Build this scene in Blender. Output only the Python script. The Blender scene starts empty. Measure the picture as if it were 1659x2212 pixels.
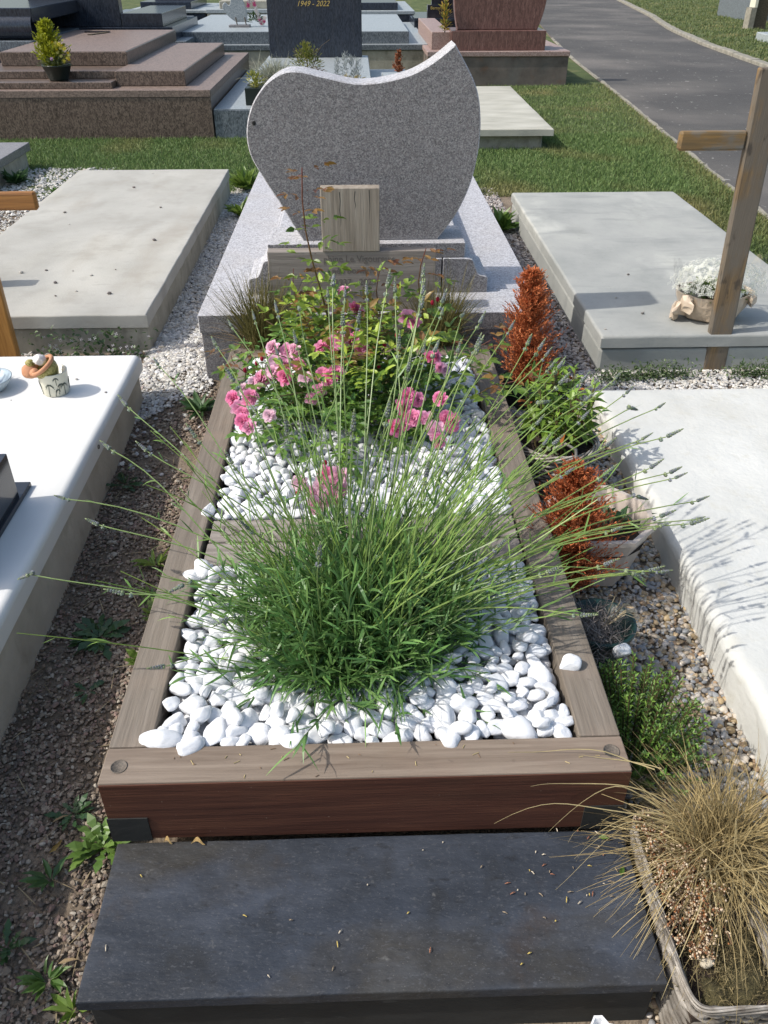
import bpy, math, random
import numpy as np
from mathutils import Vector, Matrix
from mathutils import noise as mnoise
random.seed(7); RNG = np.random.default_rng(11)
S = bpy.context.scene; COL = S.collection

# ------------------------------------------------------------ camera
cam = bpy.data.cameras.new('camera'); co = bpy.data.objects.new('camera', cam); COL.objects.link(co); S.camera = co
PITCH, YAW, ROLL = .5984, .0302, -.0007
f = Vector((math.sin(YAW)*math.cos(PITCH), math.cos(YAW)*math.cos(PITCH), -math.sin(PITCH)))
rt = Vector((math.cos(YAW), -math.sin(YAW), 0)); up = rt.cross(f)
r2 = math.cos(ROLL)*rt + math.sin(ROLL)*up; u2 = -math.sin(ROLL)*rt + math.cos(ROLL)*up
Mx = Matrix((r2, u2, -f)).transposed().to_4x4(); Mx.translation = Vector((.5038, -.9948, 1.2782)); co.matrix_world = Mx
cam.sensor_fit = 'VERTICAL'; cam.sensor_height = 24; cam.lens = 24*1779.8/2212; cam.clip_start = .02; cam.clip_end = 600

# ------------------------------------------------------------ light
SUN_EL, SUN_AZ = math.radians(46), math.radians(9)      # the light travels towards +x and a little towards +y
w = bpy.data.worlds.new('World'); S.world = w; w.use_nodes = True
nt = w.node_tree; bg = nt.nodes['Background']; sky = nt.nodes.new('ShaderNodeTexSky'); sky.sky_type = 'NISHITA'
sky.sun_disc = False; sky.sun_elevation = SUN_EL
sd = Vector((-math.cos(SUN_EL)*math.cos(SUN_AZ), -math.cos(SUN_EL)*math.sin(SUN_AZ), math.sin(SUN_EL)))  # towards the sun
sky.sun_rotation = math.atan2(sd.x, sd.y)
sky.air_density = 1.3; sky.dust_density = 3.0
nt.links.new(sky.outputs[0], bg.inputs[0]); bg.inputs[1].default_value = .15
sl = bpy.data.lights.new('sun', 'SUN'); sl.energy = 3.35; sl.angle = math.radians(.7); sl.color = (1, .955, .89)
so = bpy.data.objects.new('sun', sl); COL.objects.link(so); so.rotation_euler = (-sd).to_track_quat('-Z', 'Y').to_euler(); so.location = (-6, -2, 8)
S.view_settings.view_transform = 'Standard'; S.view_settings.look = 'None'; S.view_settings.exposure = 0.31; S.view_settings.gamma = 1
S.view_settings.use_curve_mapping = False

# ------------------------------------------------------------ materials
def mat(name, stops, scale=6, stretch=(1, 1, 1), detail=6, rough=.7, bump=0, bscale=60, bstretch=None, layers=(), attr=False,
        spec=.4, transl=0, roughvar=0, vor=None, dist=0, coat=0):
    m = bpy.data.materials.new(name); m.use_nodes = True; t = m.node_tree; N = t.nodes; L = t.links
    p = N['Principled BSDF']; tc = N.new('ShaderNodeTexCoord')
    def coords(st):
        mp = N.new('ShaderNodeMapping'); mp.inputs['Scale'].default_value = st; L.new(tc.outputs['Object'], mp.inputs[0]); return mp.outputs[0]
    def nz(sc, st, det=6, ro=.55, ds=0):
        n = N.new('ShaderNodeTexNoise'); n.inputs['Scale'].default_value = sc; n.inputs['Detail'].default_value = det
        n.inputs['Roughness'].default_value = ro; n.inputs['Distortion'].default_value = ds; L.new(coords(st), n.inputs['Vector']); return n.outputs['Fac']
    def ramp(src, st, interp='LINEAR'):
        r = N.new('ShaderNodeValToRGB'); e = r.color_ramp.elements; r.color_ramp.interpolation = interp
        while len(e) < len(st): e.new(.5)
        for i, (q, c) in enumerate(st): e[i].position = q; e[i].color = (*c, 1) if len(c) == 3 else c
        L.new(src, r.inputs[0]); return r.outputs[0]
    if vor:
        v = N.new('ShaderNodeTexVoronoi'); v.inputs['Scale'].default_value = vor; L.new(coords(stretch), v.inputs['Vector'])
        sp = N.new('ShaderNodeSeparateColor'); L.new(v.outputs['Color'], sp.inputs[0]); c = ramp(sp.outputs[0], stops, 'LINEAR')
    else: c = ramp(nz(scale, stretch, detail, .6, dist), stops)
    for (sc, st, lo, hi, colr, amt) in layers:
        k = ramp(nz(sc, st), [(lo, (0, 0, 0)), (hi, (amt, amt, amt))])
        mx = N.new('ShaderNodeMix'); mx.data_type = 'RGBA'; L.new(k, mx.inputs[0]); L.new(c, mx.inputs[6]); mx.inputs[7].default_value = (*colr, 1); c = mx.outputs[2]
    if attr:
        a = N.new('ShaderNodeAttribute'); a.attribute_name = 'Col'
        mx = N.new('ShaderNodeMix'); mx.data_type = 'RGBA'; mx.blend_type = 'MULTIPLY'; mx.inputs[0].default_value = 1
        L.new(a.outputs['Color'], mx.inputs[6]); L.new(c, mx.inputs[7]); c = mx.outputs[2]
    L.new(c, p.inputs['Base Color']); p.inputs['Roughness'].default_value = rough; p.inputs['Specular IOR Level'].default_value = spec
    p.inputs['Coat Weight'].default_value = coat; p.inputs['Coat Roughness'].default_value = .12
    if roughvar:
        r = ramp(nz(7, (1, 1, 1)), [(.3, (rough-roughvar,)*3), (.7, (rough+roughvar,)*3)]); L.new(r, p.inputs['Roughness'])
    if bump:
        b = N.new('ShaderNodeBump'); b.inputs['Strength'].default_value = 1; b.inputs['Distance'].default_value = bump
        L.new(nz(bscale, bstretch or stretch, 5, .6), b.inputs['Height']); L.new(b.outputs[0], p.inputs['Normal'])
    if transl:
        tr = N.new('ShaderNodeBsdfTranslucent'); L.new(c, tr.inputs[0]); ms = N.new('ShaderNodeMixShader'); ms.inputs[0].default_value = transl
        L.new(p.outputs[0], ms.inputs[1]); L.new(tr.outputs[0], ms.inputs[2]); L.new(ms.outputs[0], N['Material Output'].inputs[0])
    return m

W = (1, 1, 1)
G = {}
G['stele'] = mat('grey_granite', [(.0, (.10, .097, .102)), (.35, (.18, .176, .182)), (.65, (.25, .242, .245)), (1, (.34, .33, .32))], vor=260, rough=.45,
    layers=[(120, W, .52, .64, (.10, .085, .085), .5), (60, W, .52, .70, (.27, .25, .25), .45), (26, W, .5, .7, (.15, .135, .135), .35)])
G['granite_rough'] = mat('hammered_granite', [(.0, (.24, .24, .25)), (.4, (.38, .38, .40)), (1, (.54, .54, .56))], vor=200, rough=.75,
    layers=[(60, W, .55, .7, (.24, .22, .22), .5), (4, W, .5, .75, (.36, .33, .30), .35)], bump=.0012, bscale=220)
G['brown'] = mat('brown_granite', [(.0, (.05, .038, .032)), (.4, (.125, .092, .073)), (1, (.21, .16, .128))], vor=120, stretch=(1.2, 1.2, .6), rough=.33,
    layers=[(38, (1, 1, .5), .54, .64, (.045, .032, .026), .6), (3, W, .45, .8, (.12, .085, .07), .5)])
G['brown_top'] = mat('brown_granite_top', [(.0, (.12, .09, .075)), (1, (.27, .20, .165))], vor=90, rough=.5, layers=[(5, W, .5, .8, (.16, .125, .11), .4)])
G['blue'] = mat('blue_grey_granite', [(.0, (.06, .07, .08)), (.5, (.12, .14, .158)), (1, (.19, .215, .235))], vor=110, stretch=(1.4, 1.4, .5), rough=.4)
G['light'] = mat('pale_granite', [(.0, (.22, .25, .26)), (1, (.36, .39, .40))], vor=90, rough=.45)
G['dark'] = mat('dark_granite', [(.0, (.012, .016, .025)), (1, (.035, .045, .065))], vor=90, stretch=(2, 2, .4), rough=.22, spec=.5, layers=[(30, (1, 1, .15), .5, .8, (.055, .06, .07), .5)])
G['black'] = mat('polished_black_granite', [(0, (.012, .013, .016)), (1, (.03, .032, .04))], rough=.1, spec=.6, layers=[(9, W, .5, .7, (.09, .095, .11), .3)])
G['dark_wall'] = mat('stained_brown_wall', [(.3, (.06, .05, .042)), (.5, (.12, .10, .085)), (.7, (.17, .14, .12))], scale=4, rough=.6, layers=[(7, W, .55, .7, (.16, .085, .05), .5), (2.5, W, .55, .7, (.13, .135, .125), .5)])
G['red'] = mat('red_granite', [(.3, (.075, .038, .034)), (.5, (.15, .078, .066)), (.68, (.235, .135, .115))], scale=9, stretch=(5, 2, 1.1), rough=.3, dist=1.2,
    layers=[(60, (3, 3, 1), .5, .65, (.07, .035, .03), .6)])
G['pink'] = mat('pink_granite', [(0, (.22, .145, .125)), (1, (.36, .27, .24))], vor=90, rough=.5)
G['concrete'] = mat('concrete', [(.3, (.31, .30, .265)), (.5, (.375, .365, .33)), (.7, (.425, .415, .375))], scale=2.2, rough=.85,
    layers=[(1.3, (1, .5, 1), .52, .72, (.55, .53, .46), .5), (6, W, .54, .68, (.29, .275, .24), .45), (2.2, (1.6, .5, 1), .55, .68, (.30, .27, .22), .4), (40, (.3, 1, 1), .62, .7, (.27, .255, .22), .35), (170, W, .62, .72, (.33, .32, .29), .4)], bump=.0012, bscale=90)
G['concrete_grey'] = mat('grey_concrete', [(.3, (.255, .265, .25)), (.5, (.32, .325, .305)), (.7, (.365, .37, .34))], scale=2.5, rough=.8,
    layers=[(1.7, (1, .6, 1), .55, .68, (.52, .52, .47), .7), (9, (.3, 1, 1), .55, .70, (.22, .23, .22), .55), (3, (1, .5, 1), .58, .7, (.24, .245, .22), .45), (60, W, .62, .7, (.20, .20, .18), .35)], bump=.001, bscale=70)
G['concrete_side'] = mat('dirty_concrete', [(.3, (.22, .21, .17)), (.5, (.32, .305, .25)), (.72, (.43, .41, .34))], scale=5, stretch=(1, 1, .7), rough=.9,
    layers=[(14, (1, 1, .6), .55, .68, (.14, .13, .10), .45), (30, W, .6, .7, (.45, .44, .38), .5)], bump=.003, bscale=50)
G['cement_wall'] = mat('beige_cement_wall', [(.3, (.36, .33, .27)), (.5, (.44, .41, .345)), (.72, (.52, .49, .42))], scale=5, rough=.9, layers=[(12, (1, 1, .6), .55, .68, (.26, .235, .19), .5)], bump=.003, bscale=50)
G['white'] = mat('white_cement', [(.3, (.60, .60, .575)), (.5, (.66, .66, .64)), (.7, (.70, .70, .685))], scale=1.6, rough=.6,
    layers=[(9, (.4, 1, 1), .6, .75, (.60, .59, .53), .4)], bump=.0008, bscale=25, roughvar=.12)
G['white_rough'] = mat('uneven_white_cement', [(.3, (.47, .475, .445)), (.5, (.54, .545, .515)), (.7, (.585, .59, .56))], scale=2.5, rough=.7,
    layers=[(20, W, .54, .7, (.47, .46, .40), .5), (3, (1, .6, 1), .55, .7, (.46, .455, .41), .5), (140, W, .66, .72, (.45, .43, .36), .6)], bump=.006, bscale=14)
G['asphalt'] = mat('asphalt', [(.3, (.045, .043, .042)), (.5, (.064, .061, .058)), (.72, (.105, .097, .088))], scale=.8, rough=.9,
    layers=[(150, W, .45, .65, (.125, .12, .112), .5), (14, (1, .6, 1), .66, .70, (.36, .35, .32), .6), (.5, W, .5, .7, (.17, .155, .14), .6)], bump=.004, bscale=180)
G['soil'] = mat('soil', [(.3, (.12, .09, .063)), (.5, (.185, .145, .103)), (.7, (.26, .205, .15))], scale=9, rough=.95, layers=[(120, W, .5, .62, (.08, .06, .045), .6)], bump=.008, bscale=70)
G['lawn'] = mat('lawn_thatch', [(.35, (.05, .07, .02)), (.55, (.085, .11, .032)), (.7, (.20, .18, .08))], scale=2.3, rough=.95,
    layers=[(90, (1, .6, 1), .5, .65, (.045, .075, .018), .6)], bump=.02, bscale=60)
G['kerb'] = mat('kerb_concrete', [(.3, (.17, .16, .13)), (.7, (.30, .28, .23))], scale=12, rough=.9, bump=.004, bscale=60)
def wood(name, a, b, c, ax, rough=.7, layers=(), sc=3.2, coat=0, bump=.0015):
    st = {'x': (.7, 14, 14), 'y': (14, .7, 14), 'z': (14, 14, .7)}[ax]
    return mat(name, [(.3, a), (.5, b), (.7, c)], scale=sc, stretch=st, rough=rough, bump=bump, bscale=14, bstretch=st, dist=.6, coat=coat,
               layers=[(16, st, .5, .75, a, .5)]+list(layers))
G['beam_y'] = wood('weathered_timber_y', (.128, .105, .082), (.178, .150, .120), (.228, .195, .16), 'y', layers=[(3, W, .55, .72, (.27, .20, .15), .45), (35, W, .68, .74, (.09, .07, .055), .5)])
G['beam_x'] = wood('weathered_timber_x', (.135, .100, .074), (.195, .152, .116), (.255, .205, .16), 'x', layers=[(3, W, .50, .68, (.215, .145, .108), .5), (35, W, .68, .74, (.09, .07, .055), .5)])
G['beam_front'] = wood('reddish_timber_face', (.050, .018, .011), (.080, .030, .018), (.12, .048, .027), 'x', rough=.5, layers=[(4, (.5, 1, 1.5), .5, .7, (.085, .045, .026), .5), (140, W, .70, .73, (.35, .28, .22), .6)])
G['plank'] = wood('silvered_plank', (.17, .145, .125), (.245, .215, .19), (.31, .28, .25), 'x', layers=[(2.5, W, .5, .7, (.30, .25, .21), .4)])
G['plank_z'] = wood('silvered_plank_upright', (.19, .16, .125), (.28, .24, .195), (.36, .32, .265), 'z', sc=4)
G['letter'] = mat('carved_letter', [(0, (.125, .108, .092)), (1, (.165, .142, .122))], rough=.9)
G['varnish_x'] = wood('orange_varnished_wood_x', (.16, .065, .018), (.30, .13, .03), (.40, .19, .05), 'x', rough=.45, layers=[(9, W, .62, .74, (.07, .035, .015), .8)])
G['varnish_z'] = wood('orange_varnished_wood_z', (.20, .085, .02), (.34, .16, .038), (.44, .22, .06), 'z', rough=.4, layers=[(9, (1, 1, .5), .62, .74, (.10, .05, .02), .6)])
G['old_x'] = wood('flaking_varnished_wood_x', (.10, .075, .04), (.20, .125, .05), (.30, .175, .055), 'x', rough=.6, layers=[(11, (.6, 1, 1), .47, .58, (.15, .145, .13), .85)])
G['old_z'] = wood('flaking_varnished_wood_z', (.085, .062, .04), (.17, .115, .06), (.27, .165, .065), 'z', rough=.6, layers=[(9, (1, 1, .35), .42, .52, (.14, .12, .095), .9), (30, (1, 1, .4), .6, .68, (.04, .03, .022), .7)])
G['slate'] = mat('slate', [(.30, (.017, .020, .025)), (.47, (.028, .034, .045)), (.60, (.040, .048, .064)), (.75, (.060, .070, .088))], spec=.3, scale=4.5, stretch=(.8, 1.3, 1), rough=.6, dist=.5, detail=12,
    layers=[(2.6, (.8, 1.2, 1), .50, .62, (.031, .027, .020), .8), (9, (.45, 1.8, 1), .55, .75, (.062, .073, .094), .5), (5.2, W, .63, .72, (.040, .028, .019), .55), (2.1, (1, 1.4, 1), .58, .70, (.068, .073, .078), .5), (14, (1, .8, 1), .58, .70, (.018, .019, .020), .5),
            (30, W, .68, .74, (.15, .15, .145), .5), (60, (.5, 1.2, 1), .60, .72, (.014, .015, .017), .6), (210, (.6, 1, 1), .58, .68, (.085, .09, .10), .45), (420, W, .66, .70, (.22, .21, .19), .5)], bump=.006, bscale=16, bstretch=(.6, 1.3, 1), roughvar=.12)
G['slate_side'] = mat('slate_riser', [(.3, (.010, .011, .011)), (.7, (.028, .029, .027))], scale=7, stretch=(.6, 1, 1), rough=.75, bump=.002, bscale=30, layers=[(60, (.3, 1, 1), .66, .72, (.06, .06, .055), .6)])
G['liner'] = mat('black_fabric', [(0, (.012, .012, .013)), (1, (.025, .025, .027))], scale=90, rough=.9)
G['marble'] = mat('white_marble_pebble', [(.3, (.60, .62, .65)), (.5, (.69, .70, .715)), (.7, (.74, .745, .75))], scale=22, rough=.72,
    layers=[(40, (1, .45, 1), .50, .66, (.48, .51, .56), .6), (13, (1, .4, 1), .54, .68, (.64, .64, .62), .45), (130, W, .60, .70, (.52, .54, .57), .4)], bump=.003, bscale=60)
G['stone'] = mat('mixed_stone', [(.3, (.8, .8, .8)), (.7, (1.1, 1.1, 1.1))], scale=160, rough=.85, attr=True)
G['stone_s'] = mat('river_stone', [(.3, (.82, .82, .82)), (.7, (1.08, 1.08, 1.08))], scale=120, rough=.55, attr=True)
G['leaf'] = mat('leaf', [(.3, (.85, .85, .85)), (.7, (1.15, 1.15, 1.15))], scale=40, rough=.42, attr=True, transl=.28, spec=.5)
G['grass'] = mat('grass_blade', [(.3, (.85, .85, .85)), (.7, (1.15, 1.15, 1.15))], scale=30, rough=.6, attr=True, transl=.22)
G['dry'] = mat('dry_plant', [(.3, (.8, .8, .8)), (.7, (1.15, 1.15, 1.15))], scale=40, rough=.8, attr=True, transl=.12)
G['petal'] = mat('petal', [(.3, (.94, .94, .94)), (.7, (1.04, 1.04, 1.04))], scale=60, rough=.6, attr=True, transl=.5, spec=.2)
G['wicker'] = mat('grey_wicker', [(.3, (.14, .12, .10)), (.5, (.27, .25, .22)), (.7, (.42, .40, .37))], scale=30, rough=.8, attr=True, bump=.001, bscale=120)
G['terracotta'] = mat('terracotta', [(.3, (.42, .19, .10)), (.7, (.52, .27, .15))], scale=20, rough=.75, bump=.0006, bscale=120)
G['knobbly'] = mat('yellow_glaze', [(0, (.15, .13, .03)), (.5, (.30, .26, .07)), (1, (.42, .38, .15))], vor=160, rough=.5, bump=.002, bscale=150)
G['rock'] = mat('white_rock', [(.3, (.52, .50, .48)), (.7, (.72, .70, .68))], scale=50, rough=.8, bump=.002, bscale=90)
G['ceramic'] = mat('cream_ceramic', [(0, (.60, .585, .47)), (1, (.68, .66, .55))], scale=9, rough=.3)
G['palm'] = mat('grey_green_paint', [(0, (.09, .105, .085)), (1, (.13, .15, .12))], scale=30, rough=.6)
G['dish'] = mat('pale_blue_glaze', [(.3, (.33, .42, .47)), (.7, (.42, .50, .55))], scale=14, rough=.25)
G['beige'] = mat('beige_plastic', [(.3, (.42, .36, .31)), (.7, (.52, .455, .395))], scale=8, rough=.5, layers=[(18, W, .62, .7, (.22, .18, .14), .5)])
G['green_pl'] = mat('dark_green_plastic', [(0, (.010, .035, .032)), (1, (.018, .05, .045))], rough=.35)
G['dark_pl'] = mat('blackish_green_plastic', [(0, (.008, .014, .012)), (1, (.015, .022, .018))], rough=.4)
G['pot_soil'] = mat('potting_soil', [(.3, (.018, .012, .008)), (.6, (.05, .035, .025)), (.75, (.12, .09, .06))], scale=60, rough=.95, bump=.006, bscale=90)
G['paper'] = mat('tan_wrapping_paper', [(.3, (.42, .33, .24)), (.7, (.58, .47, .35))], scale=7, rough=.5, spec=.6, coat=.5, layers=[(22, (1, 1, .5), .58, .68, (.66, .58, .48), .5)], bump=.006, bscale=16)
G['gold'] = mat('gold_paint', [(0, (.42, .30, .08)), (1, (.55, .40, .12))], rough=.4)
G['bolt'] = mat('dark_rusty_steel', [(.3, (.05, .045, .04)), (.7, (.17, .14, .11))], scale=220, rough=.7)
G['moss'] = mat('moss', [(.3, (.04, .034, .015)), (.7, (.10, .085, .035))], scale=60, rough=.95, bump=.008, bscale=140)
G['white_pl'] = mat('white_plastic', [(0, (.70, .70, .70)), (1, (.78, .78, .77))], rough=.45)
G['bark'] = mat('stem_bark', [(.3, (.06, .045, .03)), (.7, (.14, .11, .07))], scale=60, rough=.8)
G['concrete_white'] = mat('pale_old_cement', [(.3, (.31, .305, .255)), (.5, (.39, .38, .325)), (.7, (.46, .45, .39))], scale=2.5, stretch=(1, 2.5, 1), rough=.85, layers=[(4, (1, 3, 1), .58, .7, (.32, .31, .24), .4)], bump=.0015, bscale=60)
cel = bpy.data.materials.new('clear_cellophane'); cel.use_nodes = True
_n = cel.node_tree.nodes; _l = cel.node_tree.links; _g = _n.new('ShaderNodeBsdfGlossy'); _g.inputs['Roughness'].default_value = .12; _t = _n.new('ShaderNodeBsdfTransparent')
_m = _n.new('ShaderNodeMixShader'); _m.inputs[0].default_value = .16; _l.new(_t.outputs[0], _m.inputs[1]); _l.new(_g.outputs[0], _m.inputs[2]); _l.new(_m.outputs[0], _n['Material Output'].inputs[0])
G['cellophane'] = cel

# ------------------------------------------------------------ mesh accumulation
class Acc:
    def __init__(s): s.V = []; s.L = []; s.N = []; s.C = []; s.n = 0
    def add(s, V, F, C=None):
        V = np.asarray(V, float).reshape(-1, 3)
        if isinstance(F, np.ndarray): s.L.append((F+s.n).ravel()); s.N.append(np.full(len(F), F.shape[1]))
        else:
            for q in F: s.L.append(np.asarray(q)+s.n); s.N.append(np.array([len(q)]))
        s.V.append(V); C = np.ones((len(V), 3)) if C is None else np.broadcast_to(np.asarray(C, float), (len(V), 3)); s.C.append(C); s.n += len(V); return s
    def mesh(s, name, m, smooth=False, origin=None):
        V = np.concatenate(s.V); L = np.concatenate(s.L).astype(np.int32); Nn = np.concatenate(s.N).astype(np.int32)
        if origin is None: origin = np.array([(V[:, 0].min()+V[:, 0].max())/2, (V[:, 1].min()+V[:, 1].max())/2, V[:, 2].min()])
        origin = np.asarray(origin, float); V = V-origin
        me = bpy.data.meshes.new(name); me.vertices.add(len(V)); me.vertices.foreach_set('co', V.astype(np.float32).ravel())
        me.loops.add(len(L)); me.loops.foreach_set('vertex_index', L); me.polygons.add(len(Nn))
        st = np.zeros(len(Nn), np.int32); st[1:] = np.cumsum(Nn)[:-1]; me.polygons.foreach_set('loop_start', st); me.polygons.foreach_set('loop_total', Nn)
        me.polygons.foreach_set('use_smooth', np.full(len(Nn), bool(smooth)))
        me.update(calc_edges=True)
        a = me.color_attributes.new('Col', 'FLOAT_COLOR', 'POINT'); c = np.ones((len(V), 4), np.float32); c[:, :3] = np.concatenate(s.C); a.data.foreach_set('color', c.ravel())
        me.materials.append(G[m] if isinstance(m, str) else m); return me, origin
WL = {}
def link(name, me, loc, parent=None, rot=None):
    o = bpy.data.objects.new(name, me); COL.objects.link(o); o.location = loc; WL[o.name] = Vector(loc)
    if rot is not None: o.rotation_euler = rot
    if parent is not None: o.parent = parent; o.matrix_parent_inverse = Matrix.Translation(-WL[parent.name])
    return o
def obj(name, acc, m, parent=None, smooth=False, kind=None, label=None, origin=None):
    me, og = acc.mesh(name, m, smooth, origin); o = link(name, me, og, parent)
    if kind: o['kind'] = kind
    if label: o['label'] = label
    return o
def thing(name, label, cat, loc=(0, 0, 0), group=None):
    o = bpy.data.objects.new(name, None); COL.objects.link(o); o.location = loc; o.empty_display_size = .1; WL[o.name] = Vector(loc)
    return tag(o, label, cat, group)
def tag(o, label, cat, group=None):
    o['label'] = label; o['category'] = cat
    if group: o['group'] = group
    return o
def struct(name, acc, m, smooth=False, origin=None): return obj(name, acc, m, None, smooth, 'structure', None, origin)
def fix_normals(o):
    import bmesh
    b = bmesh.new(); b.from_mesh(o.data); bmesh.ops.recalc_face_normals(b, faces=b.faces); b.to_mesh(o.data); b.free(); return o

def box(a, x0, x1, y0, y1, z0, z1, bev=.004, wob=0, skew=0):
    """bevelled box; skew slides x with y"""
    b = min(bev, (x1-x0)/3, (y1-y0)/3, (z1-z0)/3)
    if b <= 0:
        V = [(x, y, z) for z in (z0, z1) for x, y in ((x0, y0), (x1, y0), (x1, y1), (x0, y1))]
        F = [(3, 2, 1, 0), (4, 5, 6, 7), (0, 1, 5, 4), (1, 2, 6, 5), (2, 3, 7, 6), (3, 0, 4, 7)]
    else:
        V = []; F = []
        def ring(i, z): 
            s = len(V); V.extend([(x0+i, y0+b, z), (x0+b, y0+i, z), (x1-b, y0+i, z), (x1-i, y0+b, z), (x1-i, y1-b, z), (x1-b, y1-i, z), (x0+b, y1-i, z), (x0+i, y1-b, z)]) ; return s
        r = [ring(b*.9, z0), ring(0, z0+b), ring(0, z1-b), ring(b*.29, z1-b*.29), ring(b*.9, z1)]
        for p, q in zip(r, r[1:]):
            for k in range(8): F.append((p+k, p+(k+1) % 8, q+(k+1) % 8, q+k))
        F.append(tuple(range(r[-1], r[-1]+8))); F.append(tuple(range(r[0]+7, r[0]-1, -1)))
    V = np.array(V, float); V[:, 0] += skew*(V[:, 1]-y0)
    a.add(V, F); return a
def front_mat(o, m):
    o.data.materials.append(G[m])
    for p in o.data.polygons:
        if abs(p.normal.y) > .9: p.material_index = 1
    return o
def Box(*k, **kw): return box(Acc(), *k, **kw)

def slab(x0, x1, y0, y1, z0, z1, r=.02, n=60, amp=.002, edgeamp=.003, skew=0, seed=0, freq=6):
    """cast slab: finely gridded top with softly rounded, slightly uneven edges"""
    a = Acc(); nx = max(8, int((x1-x0)*n)); ny = max(8, int((y1-y0)*n)); k = 5
    def ax(lo, hi, m): 
        e = [r*(1-math.cos(t*math.pi/2/k)) for t in range(k)]
        return np.concatenate([[lo], lo+np.array(e[1:]), np.linspace(lo+r, hi-r, m), hi-np.array(e[1:][::-1]), [hi]])
    X = ax(x0, x1, nx); Y = ax(y0, y1, ny)
    gx, gy = np.meshgrid(X, Y, indexing='ij')
    dx = np.minimum(gx-x0, x1-gx); dy = np.minimum(gy-y0, y1-gy)
    ex = np.clip(1-dx/r, 0, 1); ey = np.clip(1-dy/r, 0, 1); q = np.clip(np.sqrt(ex**2+ey**2), 0, 1)
    gz = z1-r+r*np.sqrt(1-q**2)
    sc = np.where(q > .999, 1, 0)
    Z = gz.copy(); NXv = gx.copy(); NYv = gy.copy()
    for i in range(gx.shape[0]):
        for j in range(gx.shape[1]):
            v = mnoise.noise(Vector((gx[i, j]*freq+seed, gy[i, j]*freq, seed*1.7))); Z[i, j] += amp*v
            if q[i, j] > 0:
                u = mnoise.noise(Vector((gx[i, j]*freq*2, gy[i, j]*freq*2, 5+seed)))*edgeamp
                cxn = np.sign(gx[i, j]-(x0+x1)/2)*ex[i, j]; cyn = np.sign(gy[i, j]-(y0+y1)/2)*ey[i, j]; NXv[i, j] += u*cxn; NYv[i, j] += u*cyn
    P = np.stack([NXv+skew*(gy-y0), NYv, Z], -1); A_, B_ = gx.shape; idx = np.arange(A_*B_).reshape(A_, B_)
    F = np.stack([idx[:-1, :-1], idx[1:, :-1], idx[1:, 1:], idx[:-1, 1:]], -1).reshape(-1, 4)
    V = P.reshape(-1, 3); a.add(V, F)
    bd = np.concatenate([idx[:, 0], idx[-1, 1:], idx[::-1, -1][1:], idx[0, ::-1][1:-1]])
    R1 = V[bd]; R2 = R1.copy(); R2[:, 2] = z0; m = len(bd); ii = np.arange(m); jj = (ii+1) % m
    a.add(np.concatenate([R1, R2]), np.stack([ii+m, jj+m, jj, ii], -1)); return a

def ico(sub=1):
    t = (1+5**.5)/2; V = np.array([(-1, t, 0), (1, t, 0), (-1, -t, 0), (1, -t, 0), (0, -1, t), (0, 1, t), (0, -1, -t), (0, 1, -t), (t, 0, -1), (t, 0, 1), (-t, 0, -1), (-t, 0, 1)], float)
    F = [(0, 11, 5), (0, 5, 1), (0, 1, 7), (0, 7, 10), (0, 10, 11), (1, 5, 9), (5, 11, 4), (11, 10, 2), (10, 7, 6), (7, 1, 8), (3, 9, 4), (3, 4, 2), (3, 2, 6), (3, 6, 8), (3, 8, 9), (4, 9, 5), (2, 4, 11), (6, 2, 10), (8, 6, 7), (9, 8, 1)]
    V = [v/np.linalg.norm(v) for v in V]
    for _ in range(sub):
        c = {}; NF = []
        def mid(i, j):
            k = (min(i, j), max(i, j))
            if k not in c: p = V[i]+V[j]; V.append(p/np.linalg.norm(p)); c[k] = len(V)-1
            return c[k]
        for (i, j, k) in F:
            p, q, r = mid(i, j), mid(j, k), mid(k, i); NF += [(i, p, r), (j, q, p), (k, r, q), (p, q, r)]
        F = NF
    return np.array(V), np.array(F)
ICO = [ico(0), ico(1), ico(2)]
def stone_shape(sub, rough=.12, seed=0, flat=1, facet=0, freq=1.3):
    V, F = ICO[sub]; V = V.copy(); rg = np.random.default_rng(seed)
    for i, v in enumerate(V):
        n = mnoise.noise(Vector(v*freq)+Vector((seed*3.1, seed*1.7, 0))); V[i] = v*(1+rough*2*n)
    for _ in range(facet):                                     # cut flat faces
        d = rg.normal(size=3); d /= np.linalg.norm(d); h = rg.uniform(.62, .85); s = V@d; V -= np.outer(np.clip(s-h, 0, None), d)
    return V, F
def rotz(a):
    c, s = np.cos(a), np.sin(a); z = np.zeros_like(a); o = z+1; return np.stack([np.stack([c, -s, z], -1), np.stack([s, c, z], -1), np.stack([z, z, o], -1)], -2)
def rand_rot(n, tilt=.5, rg=RNG):
    a = rotz(rg.uniform(0, 6.283, n)); t = rg.normal(0, tilt, n); c, s = np.cos(t), np.sin(t); z = np.zeros(n); o = z+1
    b = np.stack([np.stack([o, z, z], -1), np.stack([z, c, -s], -1), np.stack([z, s, c], -1)], -2); return a@b
def inst(a, base, R, T, C):
    """copies of base (V,F) with matrices R (n,3,3) and offsets T (n,3)"""
    V, F = base; n = len(T); P = np.einsum('nij,kj->nki', R, V)+T[:, None, :]
    FF = (F[None]+(np.arange(n)*len(V))[:, None, None]).reshape(-1, F.shape[1]); CC = np.repeat(np.broadcast_to(C, (n, 3)), len(V), 0)
    a.add(P.reshape(-1, 3), FF, CC)
def unit(v): return v/np.maximum(np.linalg.norm(v, axis=-1, keepdims=True), 1e-9)
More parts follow.
